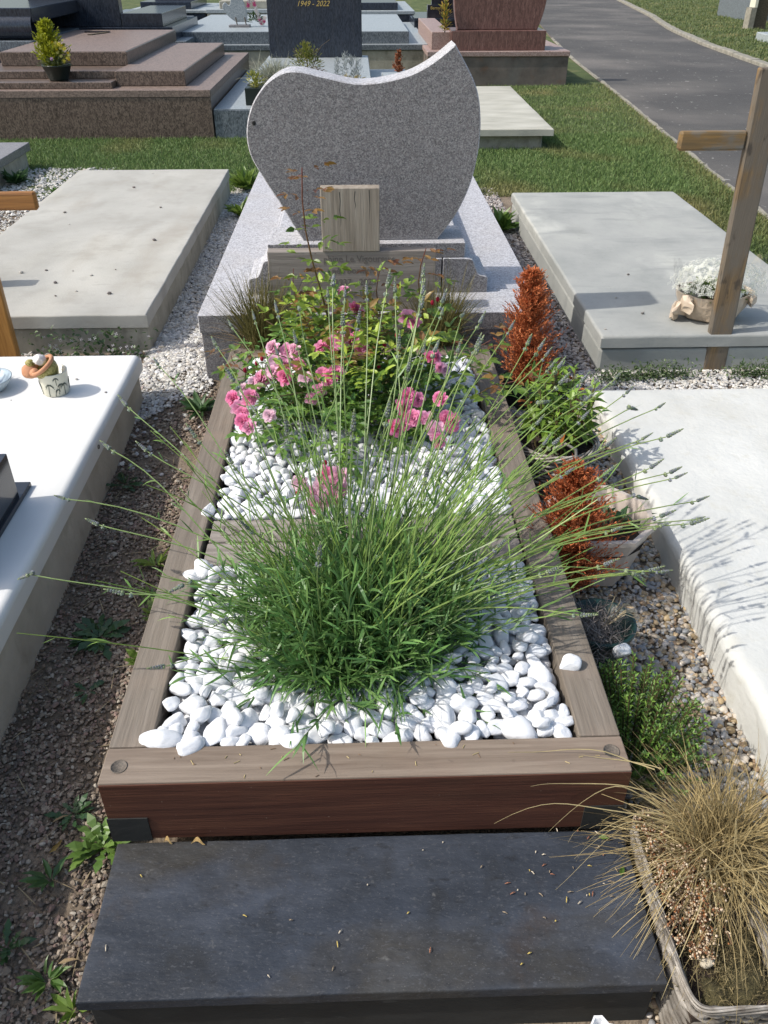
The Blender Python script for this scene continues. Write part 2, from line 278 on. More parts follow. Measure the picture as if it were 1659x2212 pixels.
def ribbons(a, P, Wd, side, C, C2=None):
    """P (n,s,3) centre lines, Wd (n,s) half widths, side (n,3) or (n,s,3), colour root C to tip C2"""
    n, s, _ = P.shape
    if side.ndim == 2: side = np.repeat(side[:, None, :], s, 1)
    A = P-side*Wd[..., None]; B = P+side*Wd[..., None]; V = np.stack([A, B], 2).reshape(-1, 3)
    base = np.arange(n)[:, None]*2*s+np.arange(s-1)[None]*2; F = np.stack([base, base+1, base+3, base+2], -1).reshape(-1, 4)
    C = np.broadcast_to(C, (n, 3)); C2 = C if C2 is None else np.broadcast_to(C2, (n, 3)); t = np.linspace(0, 1, s)[None, :, None]
    CC = (C[:, None]*(1-t)+C2[:, None]*t); a.add(V, F, np.repeat(CC, 2, axis=1).reshape(-1, 3))
def arcs(base, d, L, droop, s=6, wig=0, rg=RNG):
    t = np.linspace(0, 1, s)[None, :, None]; P = base[:, None]+d[:, None]*L[:, None, None]*t; P[..., 2] -= (droop*L)[:, None]*t[..., 0]**2
    if wig: P += rg.normal(0, 1, (len(L), 1, 3))*wig*np.sin(t*4+rg.uniform(0, 6, (len(L), 1, 1)))*t
    return P
def tubes(a, P, R, C, sides=5, C2=None):
    n, s, _ = P.shape; T = unit(np.gradient(P, axis=1)); ref = np.where(np.abs(T[..., 2:3]) > .9, np.array([1., 0, 0]), np.array([0, 0, 1.]))
    U = unit(np.cross(T, ref)); Wv = np.cross(T, U); an = np.arange(sides)*2*math.pi/sides
    V = P[:, :, None]+(U[:, :, None]*np.cos(an)[None, None, :, None]+Wv[:, :, None]*np.sin(an)[None, None, :, None])*R[..., None, None]
    b = np.arange(n)[:, None, None]*s*sides+np.arange(s-1)[None, :, None]*sides; k = np.arange(sides)[None, None]; k2 = (k+1) % sides
    F = np.stack([b+k, b+k2, b+sides+k2, b+sides+k], -1).reshape(-1, 4)
    C = np.broadcast_to(C, (n, 3)); C2 = C if C2 is None else np.broadcast_to(C2, (n, 3)); t = np.linspace(0, 1, s)[None, :, None]
    CC = C[:, None]*(1-t)+C2[:, None]*t; a.add(V.reshape(-1, 3), F, np.repeat(CC, sides, axis=1).reshape(-1, 3))
def tube1(a, pts, r, C=(1, 1, 1), sides=6):
    P = np.array(pts, float)[None]; r = np.broadcast_to(np.asarray(r, float), (P.shape[1],))[None]; tubes(a, P, r, np.array(C, float), sides)
def lathe(a, prof, cx, cy, cz=0, n=28, sx=1, sy=1, C=None, wob=None, ph=0):
    pr = np.array(prof, float); an = np.arange(n)*2*math.pi/n+ph; V = []
    for r, z in pr:
        rr = r*np.ones(n) if wob is None else r*(1+np.array([wob(t, z) for t in an]))
        V.append(np.stack([cx+rr*np.cos(an)*sx, cy+rr*np.sin(an)*sy, np.full(n, cz+z)], -1))
    V = np.concatenate(V); m = len(pr); b = np.arange(m-1)[:, None]*n; k = np.arange(n)[None]; k2 = (k+1) % n
    a.add(V, np.stack([b+k, b+k2, b+n+k2, b+n+k], -1).reshape(-1, 4), C)
def prism(a, pts, y0, y1, bev=.006):
    """outline in the xz plane (counter-clockwise from the front) with thickness in y and an eased front/back edge"""
    P = np.array(pts, float); n = len(P); c = P.mean(0); nx = np.roll(P, -1, 0)-np.roll(P, 1, 0); nn = unit(np.stack([nx[:, 1], -nx[:, 0]], -1))
    if np.sum(P[:, 0]*np.roll(P[:, 1], -1)-np.roll(P[:, 0], -1)*P[:, 1]) < 0: nn = -nn
    In = P-nn*bev; V = []
    for Q, y in ((In, y0), (P, y0+bev), (P, y1-bev), (In, y1)): V += [(q[0], y, q[1]) for q in Q]
    k = np.arange(n); k2 = (k+1) % n; F = [tuple(range(n)), tuple(range(4*n-1, 3*n-1, -1))]
    for r in range(3): F += [tuple(x) for x in np.stack([r*n+k, (r+1)*n+k, (r+1)*n+k2, r*n+k2], -1)]
    a.add(V, F); return a
def crom(pts, m=8):
    P = np.array(pts, float); out = []
    for i in range(len(P)-1):
        p0 = P[max(i-1, 0)]; p1 = P[i]; p2 = P[i+1]; p3 = P[min(i+2, len(P)-1)]
        for t in np.linspace(0, 1, m, endpoint=False): out.append(.5*((2*p1)+(p2-p0)*t+(2*p0-5*p1+4*p2-p3)*t*t+(3*p1-p0-3*p2+p3)*t**3))
    out.append(P[-1]); return np.array(out)
def text(body, size, loc, rot, m, parent, shear=0, depth=.0012, name='lettering', align='CENTER', sx=1):
    c = bpy.data.curves.new(name, 'FONT'); c.body = body; c.size = size; c.extrude = depth; c.align_x = align; c.shear = shear; c.resolution_u = 3
    t = bpy.data.objects.new(name+'_src', c); COL.objects.link(t); bpy.context.view_layer.update()
    me = bpy.data.meshes.new_from_object(t.evaluated_get(bpy.context.evaluated_depsgraph_get())); bpy.data.objects.remove(t); bpy.data.curves.remove(c)
    me.materials.clear(); me.materials.append(G[m]); o = link(name, me, loc, parent, rot); o.scale = (sx, 1, 1); return o
def copy_tree(o, off, label=None):
    def rec(s, par):
        c = s.copy(); COL.objects.link(c); WL[c.name] = WL[s.name]+Vector(off)
        if par is None: c.location = Vector(s.location)+Vector(off)
        else: c.parent = par
        for ch in list(s.children): rec(ch, c)
        return c
    r = rec(o, None)
    if label: r['label'] = label
    return r

# ------------------------------------------------------------ ground, lawn, road
def smooth(a, b, v): t = np.clip((v-a)/(b-a), 0, 1); return t*t*(3-2*t)
def gz(x, y):
    x = np.asarray(x, float); y = np.asarray(y, float)
    z = -.2-.034*np.clip(2-y, 0, 3.5)*(1-.0*x)
    z = z-.07*smooth(0, 1, (-.15-y)/.25)
    z = z+.05*np.exp(-((x+.22)/.18)**2-((y-2.25)/.35)**2)
    return z
def sheet(X, Y, dz, jit=0):
    a = Acc(); gx, gy = np.meshgrid(X, Y, indexing='ij'); z = gz(gx, gy)+dz
    if jit: z = z+np.array([[mnoise.noise(Vector((p*9, q*9, 0)))*jit for p, q in zip(r1, r2_)] for r1, r2_ in zip(gx, gy)])*(np.abs(gx) < 4)*(gy < 9)
    A_, B_ = gx.shape; idx = np.arange(A_*B_).reshape(A_, B_); a.add(np.stack([gx, gy, z], -1).reshape(-1, 3), np.stack([idx[:-1, :-1], idx[1:, :-1], idx[1:, 1:], idx[:-1, 1:]], -1).reshape(-1, 4)); return a
gX = np.unique(np.concatenate([[-250, -80, -20, -8], np.arange(-4, 4.01, .08), [8, 20, 80, 250]])); gY = np.unique(np.concatenate([[-60, -15, -5], np.arange(-3, 9.01, .08), [12, 20, 60, 300]]))
struct('ground', sheet(gX, gY, -.004, .0), 'soil', True)
NE = [(-60, 1.6), (-4, 2.75), (1, 3.0), (4.58, 3.242), (6.5, 3.41), (9.84, 3.72), (14.45, 4.09), (17.4, 4.42), (26, 5.5), (40, 8.0), (90, 22)]
FE = [(-60, 4.8), (-4, 5.95), (5, 6.35), (9, 6.5), (12.75, 6.68), (16.3, 6.98), (20, 7.5), (24.7, 8.44), (33.5, 9.9), (45, 13), (90, 27)]
def edge(tab, y): t = np.array(tab); return np.interp(y, t[:, 0], t[:, 1])
def strip(ys, xl, xr, dz, m=10):
    a = Acc(); U = np.linspace(0, 1, m); gx = xl[:, None]*(1-U)+xr[:, None]*U; gy = np.repeat(ys[:, None], m, 1); z = gz(gx, gy)+dz
    A_, B_ = gx.shape; idx = np.arange(A_*B_).reshape(A_, B_); a.add(np.stack([gx, gy, z], -1).reshape(-1, 3), np.stack([idx[:-1, :-1], idx[:-1, 1:], idx[1:, 1:], idx[1:, :-1]], -1).reshape(-1, 4)); return a
ys = np.unique(np.concatenate([np.arange(-4, 9, .25), np.arange(9, 40, 1.), [50, 70, 90]]))
yl = ys[ys >= 5.25]
struct('lawn', strip(yl, np.full(len(yl), -60.), edge(NE, yl)-.04, .0005), 'lawn')
yn = np.append(ys[ys < 5.25], 5.25)
struct('grass_verge', strip(yn, np.full(len(yn), 2.62), edge(NE, yn)-.04, .0005), 'lawn')
struct('far_lawn', strip(ys, edge(FE, ys)+.06, np.full(len(ys), 90.), .0005, 14), 'lawn')
struct('road', strip(ys, edge(NE, ys)-.02, edge(FE, ys)+.04, .006, 14), 'asphalt')

def kerb(name, tab, y0, y1, step, wd, ht, off):
    root = bpy.data.objects.new(name, None); COL.objects.link(root); root.location = (float(edge(tab, y0)), y0, -.2); root['kind'] = 'structure'; WL[root.name] = Vector(root.location)
    shared = []
    for v in range(3):
        a = Acc(); box(a, -wd/2, wd/2, 0, 1, 0, 1, bev=0); 
        n = 9; V = []; 
        a = Acc(); prof = [(-wd/2, -.06), (-wd/2, ht-.012), (-wd/2+.012, ht), (wd/2-.012, ht), (wd/2, ht-.012), (wd/2, -.06)]
        for i in range(n):
            t = i/(n-1); 
            for (x, z) in prof: q = mnoise.noise(Vector((t*5+v*9, x*30, z*30)))*.007; V.append((x+q, t*(step-.012), z+q))
        m = len(prof); F = [tuple(range(m)), tuple(range(n*m-1, (n-1)*m-1, -1))]
        for i in range(n-1):
            for k in range(m-1): F.append((i*m+k, (i+1)*m+k, (i+1)*m+k+1, i*m+k+1))
        a.add(V, F); shared.append(a.mesh('kerb_stone', 'kerb', False, (0, 0, 0))[0])
    y = y0; i = 0
    while y < y1:
        x = float(edge(tab, y))+off; x2 = float(edge(tab, y+step))+off; o = link('kerb_stone', shared[i % 3], (x, y, float(gz(x, y))+random.uniform(-.004, .006)), root, (0, 0, -math.atan2(x2-x, step))); y += step; i += 1
kerb('near_kerb', NE, .6, 18, .8, .05, .012, 0)
kerb('far_kerb', FE, 9.5, 36, 1.0, .15, .06, .05)

# ------------------------------------------------------------ main bed : timber frame
bed = thing('timber_grave_frame', 'timber framed grave bed filled with white pebbles, lavender and a rose', 'grave', (.5, 1, -.2))
fb = obj('front_beam', Box(0, 1.003, 0, .083, -.168, 0, bev=.003), 'beam_x', bed)
obj('front_face_board', Box(.002, 1.001, -.0025, -.0002, -.166, -.004, bev=0), 'beam_front', bed, label='dark reddish brown front face of the frame')
obj('side_beam', Box(0, .082, .086, 2.03, -.168, -.001, bev=.003), 'beam_y', bed)
obj('side_beam', Box(.921, 1.003, .086, 2.03, -.168, -.001, bev=.003), 'beam_y', bed)
obj('back_beam', Box(.083, .92, 1.95, 2.03, -.168, -.002, bev=.003), 'beam_x', bed)
obj('crossbeam', Box(.092, .915, .672, .765, -.12, -.012, bev=.003), 'plank', bed)
cb = obj('crossbeam', Box(.094, .914, .769, .868, -.12, -.010, bev=.003), 'plank', bed)
for x0, x1 in ((.0, .078), (.925, 1.003)):
    obj('corner_block', Box(x0, x1, -.004, .08, -.26, -.1, bev=.002) if False else Box(x0, x1, -.0052, -.0028, -.17, -.1, bev=0), 'slate_side', bed)
for (x, y) in ((.032, .038), (.974, .046), (.03, 1.99), (.97, 1.99)):
    a = Acc(); lathe(a, [(.016, .0003), (.016, .0012), (.0145, .0016), (.0142, .0006), (.001, .0006)], x, y, 0, 20); b_ = obj('bolt_plug', a, 'bolt', bed, True)
obj('liner', Box(.083, .92, .084, 1.949, -.1, -.062, bev=0), 'liner', bed)
text('La t', .062, (.118, .795, -.0088), (0, 0, 0), 'letter', bed, name='carved_lettering', align='LEFT', depth=.0006)
text('in', .045, (.80, .80, -.0088), (0, 0, 0), 'letter', bed, name='carved_lettering', align='LEFT', depth=.0006)

# pebbles: dart throwing, three layers
variants = [stone_shape(2, .14, s, 1, 3, 1.15) for s in range(14)]
vlow = [stone_shape(1, .13, s, 1, 2, 1.1) for s in range(14)]
def throw(regions, rfun, k, tries, minf):
    P = np.zeros((0, 3)); acc = []
    for _ in range(tries):
        x0, x1, y0, y1 = random.choices(regions, [(r[1]-r[0])*(r[3]-r[2]) for r in regions])[0]
        r = rfun(); x = random.uniform(x0+r*.75, x1-r*.75); y = random.uniform(y0+r*.7, y1-r*.7)
        if len(acc):
            A_ = np.array(acc) if len(acc) % 40 == 0 or len(acc) < 60 else None
            Q = A_ if A_ is not None else P
            if A_ is not None: P = A_
            rest = np.array(acc[len(P):]).reshape(-1, 3)
            bad = False
            for Z_ in (P, rest):
                if len(Z_) and np.any((Z_[:, 0]-x)**2+(Z_[:, 1]-y)**2 < ((Z_[:, 2]+r)*minf)**2): bad = True; break
            if bad: continue
        acc.append((x, y, r))
        if len(acc) >= k: break
    return acc
REG = [(.086, .918, .088, .670), (.086, .918, .870, 1.945)]
lay1 = throw(REG, lambda: random.uniform(.014, .022), 1500, 14000, .78)
lay2 = throw([(.086, .918, .088, .30)], lambda: random.choice([random.uniform(.013, .018), random.uniform(.017, .024), random.uniform(.021, .029)]), 400, 6000, .79)
lay2 += throw([(.086, .918, .30, .67), REG[1]], lambda: random.choice([random.uniform(.011, .016), random.uniform(.014, .021), random.uniform(.018, .025)]), 1400, 20000, .79)
lay3 = throw([(.09, .91, .09, .66), (.09, .91, .88, 1.9)], lambda: random.uniform(.010, .017), 170, 1200, 1.2)
peb = [(x, y, -.044, r) for x, y, r in lay1]+[(x, y, -.014+.004*math.sin(x*9+y*7)-(.004 if r > .02 else 0), r) for x, y, r in lay2]+[(x, y, .006, r) for x, y, r in lay3]
peb += [(.097, .100, .0, .027), (.945, .278, .006, .019), (.075, .622, -.006, .019), (.10, .64, .002, .022), (.075, .90, .002, .02), (.16, .086, -.004, .022), (.36, .090, .0, .02), (.66, .09, .0, .022)]
specials = len(peb)-8
def pebm(i, r, long=None):
    v = i % 14; s = np.array([1.25+.35*((i*37) % 11)/11, 1.0, .74+.14*((i*53) % 7)/7])*r
    a_ = (i*2.399) % 6.283; R = rotz(np.array([a_]))[0]; t = ((i*71) % 17-8)/8*.38; c, q = math.cos(t), math.sin(t); Rx = np.array([[1, 0, 0], [0, c, -q], [0, q, c]])
    t = ((i*29) % 13-6)/6*.3; c, q = math.cos(t), math.sin(t); Ry = np.array([[c, 0, q], [0, 1, 0], [-q, 0, c]])
    return R@Rx@Ry, s
order = sorted(range(len(peb)), key=lambda i: (peb[i][2] < -.03, peb[i][1]-peb[i][3]*6))
near = set(order[:292]) | set(range(specials, len(peb)))
PM = []
for v in range(14):
    a = Acc(); a.add(variants[v][0]*.018, variants[v][1]); PM.append(a.mesh('pebble', 'marble', True, (0, 0, 0))[0])
rest = Acc()
for i, (x, y, z, r) in enumerate(peb):
    R, s = pebm(i, r)
    if i == specials: R = np.eye(3); s = np.array([.042, .021, .019])
    if i in near:
        o = link('pebble', PM[i % 14], (x, y, z), bed, Matrix(R.tolist()).to_euler()); o.scale = s/.018
    else:
        inst(rest, variants[i % 14] if y < 1.2 and z > -.03 else vlow[i % 14], (R*s[None, :])[None], np.array([[x, y, z]]), np.ones(3))
obj('pebble_fill', rest, 'marble', bed, True, 'stuff')

# slate step
st = thing('slate_step', 'dark blue slate step slab in front of the timber grave', 'slab', (.5, -.15, -.25))
obj('tread', slab(.009, 1.008, -.306, -.008, -.196, -.170, r=.004, n=70, amp=.0022, edgeamp=.001, seed=3, freq=9), 'slate', st, True)
obj('riser', Box(.02, .997, -.294, -.02, -.40, -.1965, bev=.003), 'slate_side', st)

# ------------------------------------------------------------ neighbouring slabs
L1 = thing('white_cement_grave', 'smooth white cement grave slab on the left with a patterned pot on it', 'grave', (-1, .5, -.25))
obj('top_slab', slab(-1.9, -.342, -1.5, 1.99, -.066, 0, r=.022, n=26, amp=.0012, edgeamp=.0015, seed=1, freq=3), 'white', L1, True)
obj('base', Box(-1.88, -.354, -1.48, 1.96, -.42, -.072, bev=.004), 'cement_wall', L1)
a = Acc(); tube1(a, [(-.3415, 1.33, -.035), (-.3385, 1.33, -.035)], .007, sides=12); obj('cap', a, 'bolt', L1)
L2 = thing('concrete_grave', 'weathered pale concrete grave slab with loose pebbles, left of the granite headstone', 'grave', (-.95, 3.9, -.2))
obj('top_slab', slab(-1.483, -.418, 2.452, 5.318, -.078, -.02, r=.007, n=24, amp=.0015, edgeamp=.004, seed=2, freq=4), 'concrete', L2, True)
obj('base', Box(-1.47, -.424, 2.47, 5.30, -.4, -.083, bev=.006), 'concrete_side', L2)
R1 = thing('grey_concrete_grave', 'pale grey concrete grave slab with the wrapped white flowers on it', 'grave', (2.05, 3.4, -.2))
obj('top_slab', slab(1.497, 2.57, 2.185, 4.62, -.087, -.034, r=.012, n=26, amp=.0012, edgeamp=.003, seed=5, freq=4, skew=.006), 'concrete_grey', R1, True)
obj('base', Box(1.502, 2.56, 2.195, 4.60, -.4, -.097, bev=.01, skew=.006), 'concrete_grey', R1)
R2 = thing('uneven_cement_grave', 'low pale cement grave slab with an uneven edge, nearest on the right', 'grave', (1.9, .5, -.25))
def wavy():
    a = slab(1.400, 2.9, -1.4, 1.90, -.40, -.130, r=.030, n=44, amp=.0025, edgeamp=.0, seed=8, freq=5)
    for V in a.V:
        for i in range(len(V)):
            d = V[i][0]-1.398; k = math.exp(-max(0, d)/.05)
            V[i][0] += k*(.0022*math.sin(V[i][1]*62+5*mnoise.noise(Vector((V[i][1]*5, 0, 0))))*(1 if V[i][1] < 1.0 else .35)+.012*mnoise.noise(Vector((V[i][1]*7, V[i][2]*9, 2)))) - .012*(2-V[i][1])*k*.5
    return a
obj('slab', wavy(), 'white_rough', R2, True)
R3 = thing('far_concrete_grave', 'pale concrete grave slab half hidden behind the headstone, in the grass near the road', 'grave', (1.65, 8.2, -.2))
obj('top_slab', slab(1.0, 2.235, 6.83, 9.6, -.075, -.02, r=.008, n=14, amp=.002, edgeamp=.005, seed=9, freq=3, skew=.02), 'concrete_white', R3, True)
obj('base', Box(1.05, 2.16, 6.92, 9.5, -.3, -.078, bev=.01), 'concrete_side', R3)
L3 = thing('grey_granite_kerb_grave', 'dark grey granite corner of a grave at the left edge beside white gravel', 'grave', (-2.6, 5.6, -.2))
obj('top_slab', Box(-3.6, -2.16, 4.75, 6.32, -.07, -.01, bev=.004, skew=0), 'stele', L3)
obj('base', Box(-3.55, -2.19, 4.80, 6.28, -.3, -.073, bev=.004), 'concrete_side', L3)

# ------------------------------------------------------------ granite monument
gm = thing('granite_monument', 'grey granite grave monument with a curved asymmetric headstone seen from behind', 'grave monument', (.54, 3.4, -.2))
front_mat(obj('base_kerb', Box(-.131, 1.235, 2.115, 2.385, .028, .1, bev=.003), 'granite_rough', gm), 'stele')
obj('base_slab', Box(-.131, 1.235, 2.389, 4.72, .030, .1, bev=.003), 'granite_rough', gm)
obj('base_wall', Box(-.125, 1.229, 2.121, 4.70, -.36, .027, bev=.003), 'stele', gm)
obj('tomb_slab', Box(.10, .995, 2.70, 4.62, .101, .15, bev=.006), 'granite_rough', gm)
obj('tomb_slab', Box(.125, .965, 2.74, 4.58, .151, .195, bev=.01), 'granite_rough', gm)
# lower plinth with ogee shoulders
og = crom([(.150, .243), (.118, .236), (.104, .205), (.088, .176), (.060, .168), (.050, .160)], 4); og2 = [(1.084-x, z) for x, z in og][::-1]
prof = [(.050, .101)]+[(.384, .101)]; left = [(.050, .101), (.84, .101), (.84, .243)]+[tuple(q) for q in og]
a = Acc(); prism(a, left, 2.345, 2.62, .003); front_mat(fix_normals(obj('plinth_block', a, 'granite_rough', gm)), 'stele')
a = Acc(); prism(a, [(.846, .101), (1.034, .101)]+[tuple(q) for q in og2][0:]+[(.846, .243)], 2.345, 2.62, .003); front_mat(fix_normals(obj('plinth_block', a, 'granite_rough', gm)), 'stele')
front_mat(obj('plinth_top', Box(.137, .935, 2.352, 2.61, .246, .303, bev=.003), 'granite_rough', gm), 'stele')
out = [(.279, .305)]+[tuple(q) for q in crom([(.825, .305), (.895, .40), (.946, .513), (.971, .64), (.972, .76), (.945, .87), (.866, .998)], 8)]
out += [tuple(q) for q in crom([(.866, .998), (.777, .935), (.676, .893), (.523, .872), (.388, .895), (.30, .913), (.235, .908), (.168, .868), (.115, .80), (.088, .715), (.095, .63), (.135, .55), (.195, .45), (.245, .36), (.279, .305)], 7)][1:-1]
a = Acc(); prism(a, out, 2.40, 2.56, .004); front_mat(fix_normals(obj('headstone', a, 'granite_rough', gm)), 'stele')
a = Acc(); V0, F0 = stone_shape(1, .3, 4); a.add(V0*np.array([.007, .003, .009])+np.array([.118, 2.3995, .742]), F0); obj('chip_mark', a, 'slate_side', gm)
# wooden cross-shaped name board
wb = thing('wooden_name_board', 'silvered wooden name board shaped like a cross top with carved names, against the granite', 'name board', (.48, 2.15, .1))
obj('wide_board', Box(.157, .799, 2.14, 2.19, .1012, .337, bev=.003), 'plank', wb)
obj('upright_board', Box(.367, .583, 2.134, 2.188, .3375, .566, bev=.002), 'plank_z', wb)
for pts_ in ([(.437, .553), (.439, .52), (.436, .49), (.440, .455), (.438, .43)], [(.494, .555), (.491, .53), (.495, .505), (.492, .492)], [(.545, .56), (.547, .50), (.544, .44)]):
    a = Acc(); P_ = np.array([(x, 2.1338, z) for x, z in pts_])[None]; ribbons(a, P_, np.array([[.0014]+[.0009]*(len(pts_)-2)+[.0002]]), np.array([[1., 0, 0]]), np.ones(3)); obj('drying_crack', a, 'slate_side', wb)
for body, z, x, s, al in (('phine Le Vigoureux', .296, .368, .037, 'LEFT'), ('née Borniche', .252, .488, .036, 'CENTER'), ('1937 - 2025', .207, .488, .036, 'CENTER'), ('- Pierre Le Vi', .160, .392, .036, 'LEFT'), ('19 2 - 2025', .117, .488, .036, 'CENTER')):
    text(body, s, (x, 2.1394, z), (math.pi/2, 0, 0), 'letter', wb, name='carved_lettering', align=al, depth=.0005, sx=.92)

# ------------------------------------------------------------ crosses
c1 = thing('wooden_cross', 'tall weathered wooden cross with flaking varnish on the right', 'cross', (1.99, 2.2, -.2))
def cross_parts(root, x0, x1, yf, zt, za0, za1, xl, xr, mz, mxx, lean, th=.035, z0=-.3):
    a = Box(x0, x1, yf, yf+th, z0, zt, bev=.006)
    for V in a.V: V[:, 0] += lean*(V[:, 2]+.2)
    obj('post', a, mz, root)
    lx = x0+lean*((za0+za1)/2+.2); rx = x1+lean*((za0+za1)/2+.2)
    if xl is not None: obj('arm', Box(xl, lx-.001, yf+.002, yf+th-.002, za0, za1, bev=.009), mxx, root)
    if xr is not None: obj('arm', Box(rx+.001, xr, yf+.002, yf+th-.002, za0, za1, bev=.009), mxx, root)
cross_parts(c1, 1.955, 2.05, 2.19, .94, .672, .738, 1.672, 2.25, 'old_z', 'old_x', -.040)
c2 = thing('wooden_cross', 'orange varnished wooden cross cut by the left edge', 'cross', (-1.0, 2.32, -.2))
cross_parts(c2, -1.045, -.948, 2.31, .75, .452, .52, -1.33, -.725, 'varnish_z', 'varnish_x', -.0)

# ------------------------------------------------------------ wrapped flowers on right slab
wf = thing('wrapped_white_flowers', 'pot of small white flowers wrapped in tan paper and cellophane', 'flowers', (1.995, 2.38, -.034))
cx, cy = 2.015, 2.385
def wob(t, z): return .05*math.sin(3*t+z*9)+.035*math.sin(7*t+1+z*25)+.02*math.sin(13*t)
a = Acc(); lathe(a, [(.0, .002), (.105, .002), (.122, .012), (.135, .04), (.150, .075), (.158, .105), (.162, .118), (.157, .117), (.14, .07), (.12, .03)], cx, cy, -.034, 44, 1.0, .72, wob=wob); obj('paper_wrap', a, 'paper', wf)
for (px, py, pz, s, r0) in ((-.155, -.045, .055, .045, .3), (-.165, -.02, .03, .05, 1.2), (-.14, -.07, .075, .04, 2.3), (.15, -.05, .09, .04, 4.0)):
    V0, F0 = stone_shape(1, .35, int(r0*10)+3, 1, 3); a = Acc(); a.add((V0*np.array([s, s*.35, s*.8]))@np.array(Matrix.Rotation(r0, 3, 'Z')).T+np.array([cx+px, cy+py, -.03+pz]), F0); obj('paper_fold', a, 'paper', wf)
for (t0, t1, h) in ((2.4, 4.1, .17), (-.9, .7, .19)):
    a = Acc(); n = 14; V = []
    for i in range(n):
        t = t0+(t1-t0)*i/(n-1); hh = h*(.6+.4*math.sin(i/(n-1)*math.pi))+.02*math.sin(i*1.9)
        for q in (0, .5, 1): V.append((cx+(.160+.035*q)*math.cos(t), cy+(.160+.035*q)*.74*math.sin(t), .05+hh*q))
    F = [(i*3+k, (i+1)*3+k, (i+1)*3+k+1, i*3+k+1) for i in range(n-1) for k in (0, 1)]; a.add(V, F); obj('cellophane', a, 'cellophane', wf, True)
a = Acc(); lathe(a, [(.0, .105), (.09, .11), (.13, .1), (.13, .08)], cx, cy, -.034, 24, 1, .75); obj('pot_soil', a, 'pot_soil', wf)
leafV = np.array([(0, 0, 0), (-.32, .35, .06), (0, .4, -.02), (.32, .35, .06), (-.22, .75, .03), (0, .8, -.05), (.22, .75, .03), (0, 1.05, -.12)], float)
leafF = np.array([(0, 2, 1, 0), (0, 3, 2, 0), (1, 2, 5, 4), (2, 3, 6, 5), (4, 5, 7, 4), (5, 6, 7, 5)])
leafT = np.array([(0, 2, 1), (0, 3, 2), (1, 2, 5), (1, 5, 4), (2, 3, 6), (2, 6, 5), (4, 5, 7), (5, 6, 7)])
LEAF = (leafV, leafT)
def leaf_inst(a, pos, dirs, L, Wd, C, rg=RNG, base=LEAF):
    """leaves whose length axis is dirs; normals lean up"""
    Y = unit(dirs); upv = unit(np.array([0, 0, 1.])+rg.normal(0, .35, Y.shape)); X = unit(np.cross(Y, upv)); Z = np.cross(X, Y)
    R = np.stack([X*Wd[:, None], Y*L[:, None], Z*L[:, None]], -1); inst(a, base, R, pos, C)
def cols(n, A_, B_, rg=RNG, j=.12):
    t = rg.random((n, 1)); return (np.array(A_)*(1-t)+np.array(B_)*t)*rg.uniform(1-j, 1+j, (n, 1))
def dirs(n, lo, hi, rg=RNG):
    az = rg.uniform(0, 2*math.pi, n); el = rg.uniform(lo, hi, n); return np.stack([np.cos(az)*np.cos(el), np.sin(az)*np.cos(el), np.sin(el)], -1)
n = 380; D = dirs(n, .05, .9); leafa = Acc()
leaf_inst(leafa, np.array([cx, cy, .06])+D*np.array([.10, .08, .05])*RNG.uniform(.5, 1.1, (n, 1)), D, RNG.uniform(.03, .05, n), RNG.uniform(.022, .034, n), cols(n, (.05, .10, .02), (.16, .22, .04))); obj('foliage', leafa, 'leaf', wf, False, 'stuff')
flo = (np.array([(0, 0, 0), (1, .25, .12), (1, -.25, .12), (-1, .25, .12), (-1, -.25, .12), (.25, 1, .12), (-.25, 1, .12), (.25, -1, .12), (-.25, -1, .12)], float), np.array([(0, 2, 1), (0, 3, 4), (0, 5, 6), (0, 8, 7)]))
n = 1900; D = dirs(n, 0, 1.5); D[:, 2] = RNG.uniform(.0, 1, n); D[:, :2] = unit(D[:, :2])*np.sqrt(1-D[:, 2:]**2); a = Acc(); X = unit(np.cross(D, np.array([.3, .9, .1]))); Y = np.cross(D, X); s = RNG.uniform(.0055, .0085, n)[:, None]
bumpy = 1+.10*np.sin(D[:, :1]*14)*np.cos(D[:, 1:2]*13)+RNG.uniform(-.06, .05, (n, 1))
inst(a, flo, np.stack([X*s, Y*s, D*s], -1), np.array([cx+.012, cy, .105])+D*np.array([.19, .145, .105])*bumpy, cols(n, (.82, .83, .74), (.88, .89, .85), j=.04)); obj('white_florets', a, 'petal', wf, False, 'stuff')

# ------------------------------------------------------------ pot with palms and shell ornament
pp = thing('palm_pattern_pot', 'small cream pot painted with palm trees on the white slab', 'pot', (-.562, 1.66, 0))
a = Acc(); lathe(a, [(.0, .001), (.042, .001), (.044, .004), (.0505, .082), (.0505, .084), (.047, .084), (.042, .02), (0, .02)], -.562, 1.66, 0, 40); obj('pot_body', a, 'ceramic', pp, True)
def palm(th, zb, h, lean):
    a = Acc()
    def pt(u, v): r = .0442+.0065*v/.083+.0006; t = th+u/.047; return (-.562+r*math.cos(t), 1.66+r*math.sin(t), v)
    tr = [(lean*(i/8)**2*.01, zb+h*i/8) for i in range(9)]; P = [pt(*q) for q in tr]; tube1(a, P, [.0011]*9, sides=4)
    tx, tz = tr[-1]
    for k in range(7):
        an = math.radians(-10+k*33.3); Lf = .013*h/.035; tube1(a, [pt(tx+math.cos(an)*Lf*q, tz+math.sin(an)*Lf*q*.9-.012*q*q*h/.035) for q in (0, .35, .7, 1)], [.0008, .0013, .001, .0004], sides=4)
    obj('painted_palm', a, 'palm', pp)
for (th, zb, h, ln) in ((-2.45, .006, .040, -1), (-1.75, .004, .044, .6), (-1.30, .004, .024, 1), (-1.02, .010, .036, 1), (-.55, .004, .040, 0), (-2.95, .008, .04, 0), (-1.10, .045, .026, 0), (.3, .01, .04, 0)): palm(th, zb, h, ln)
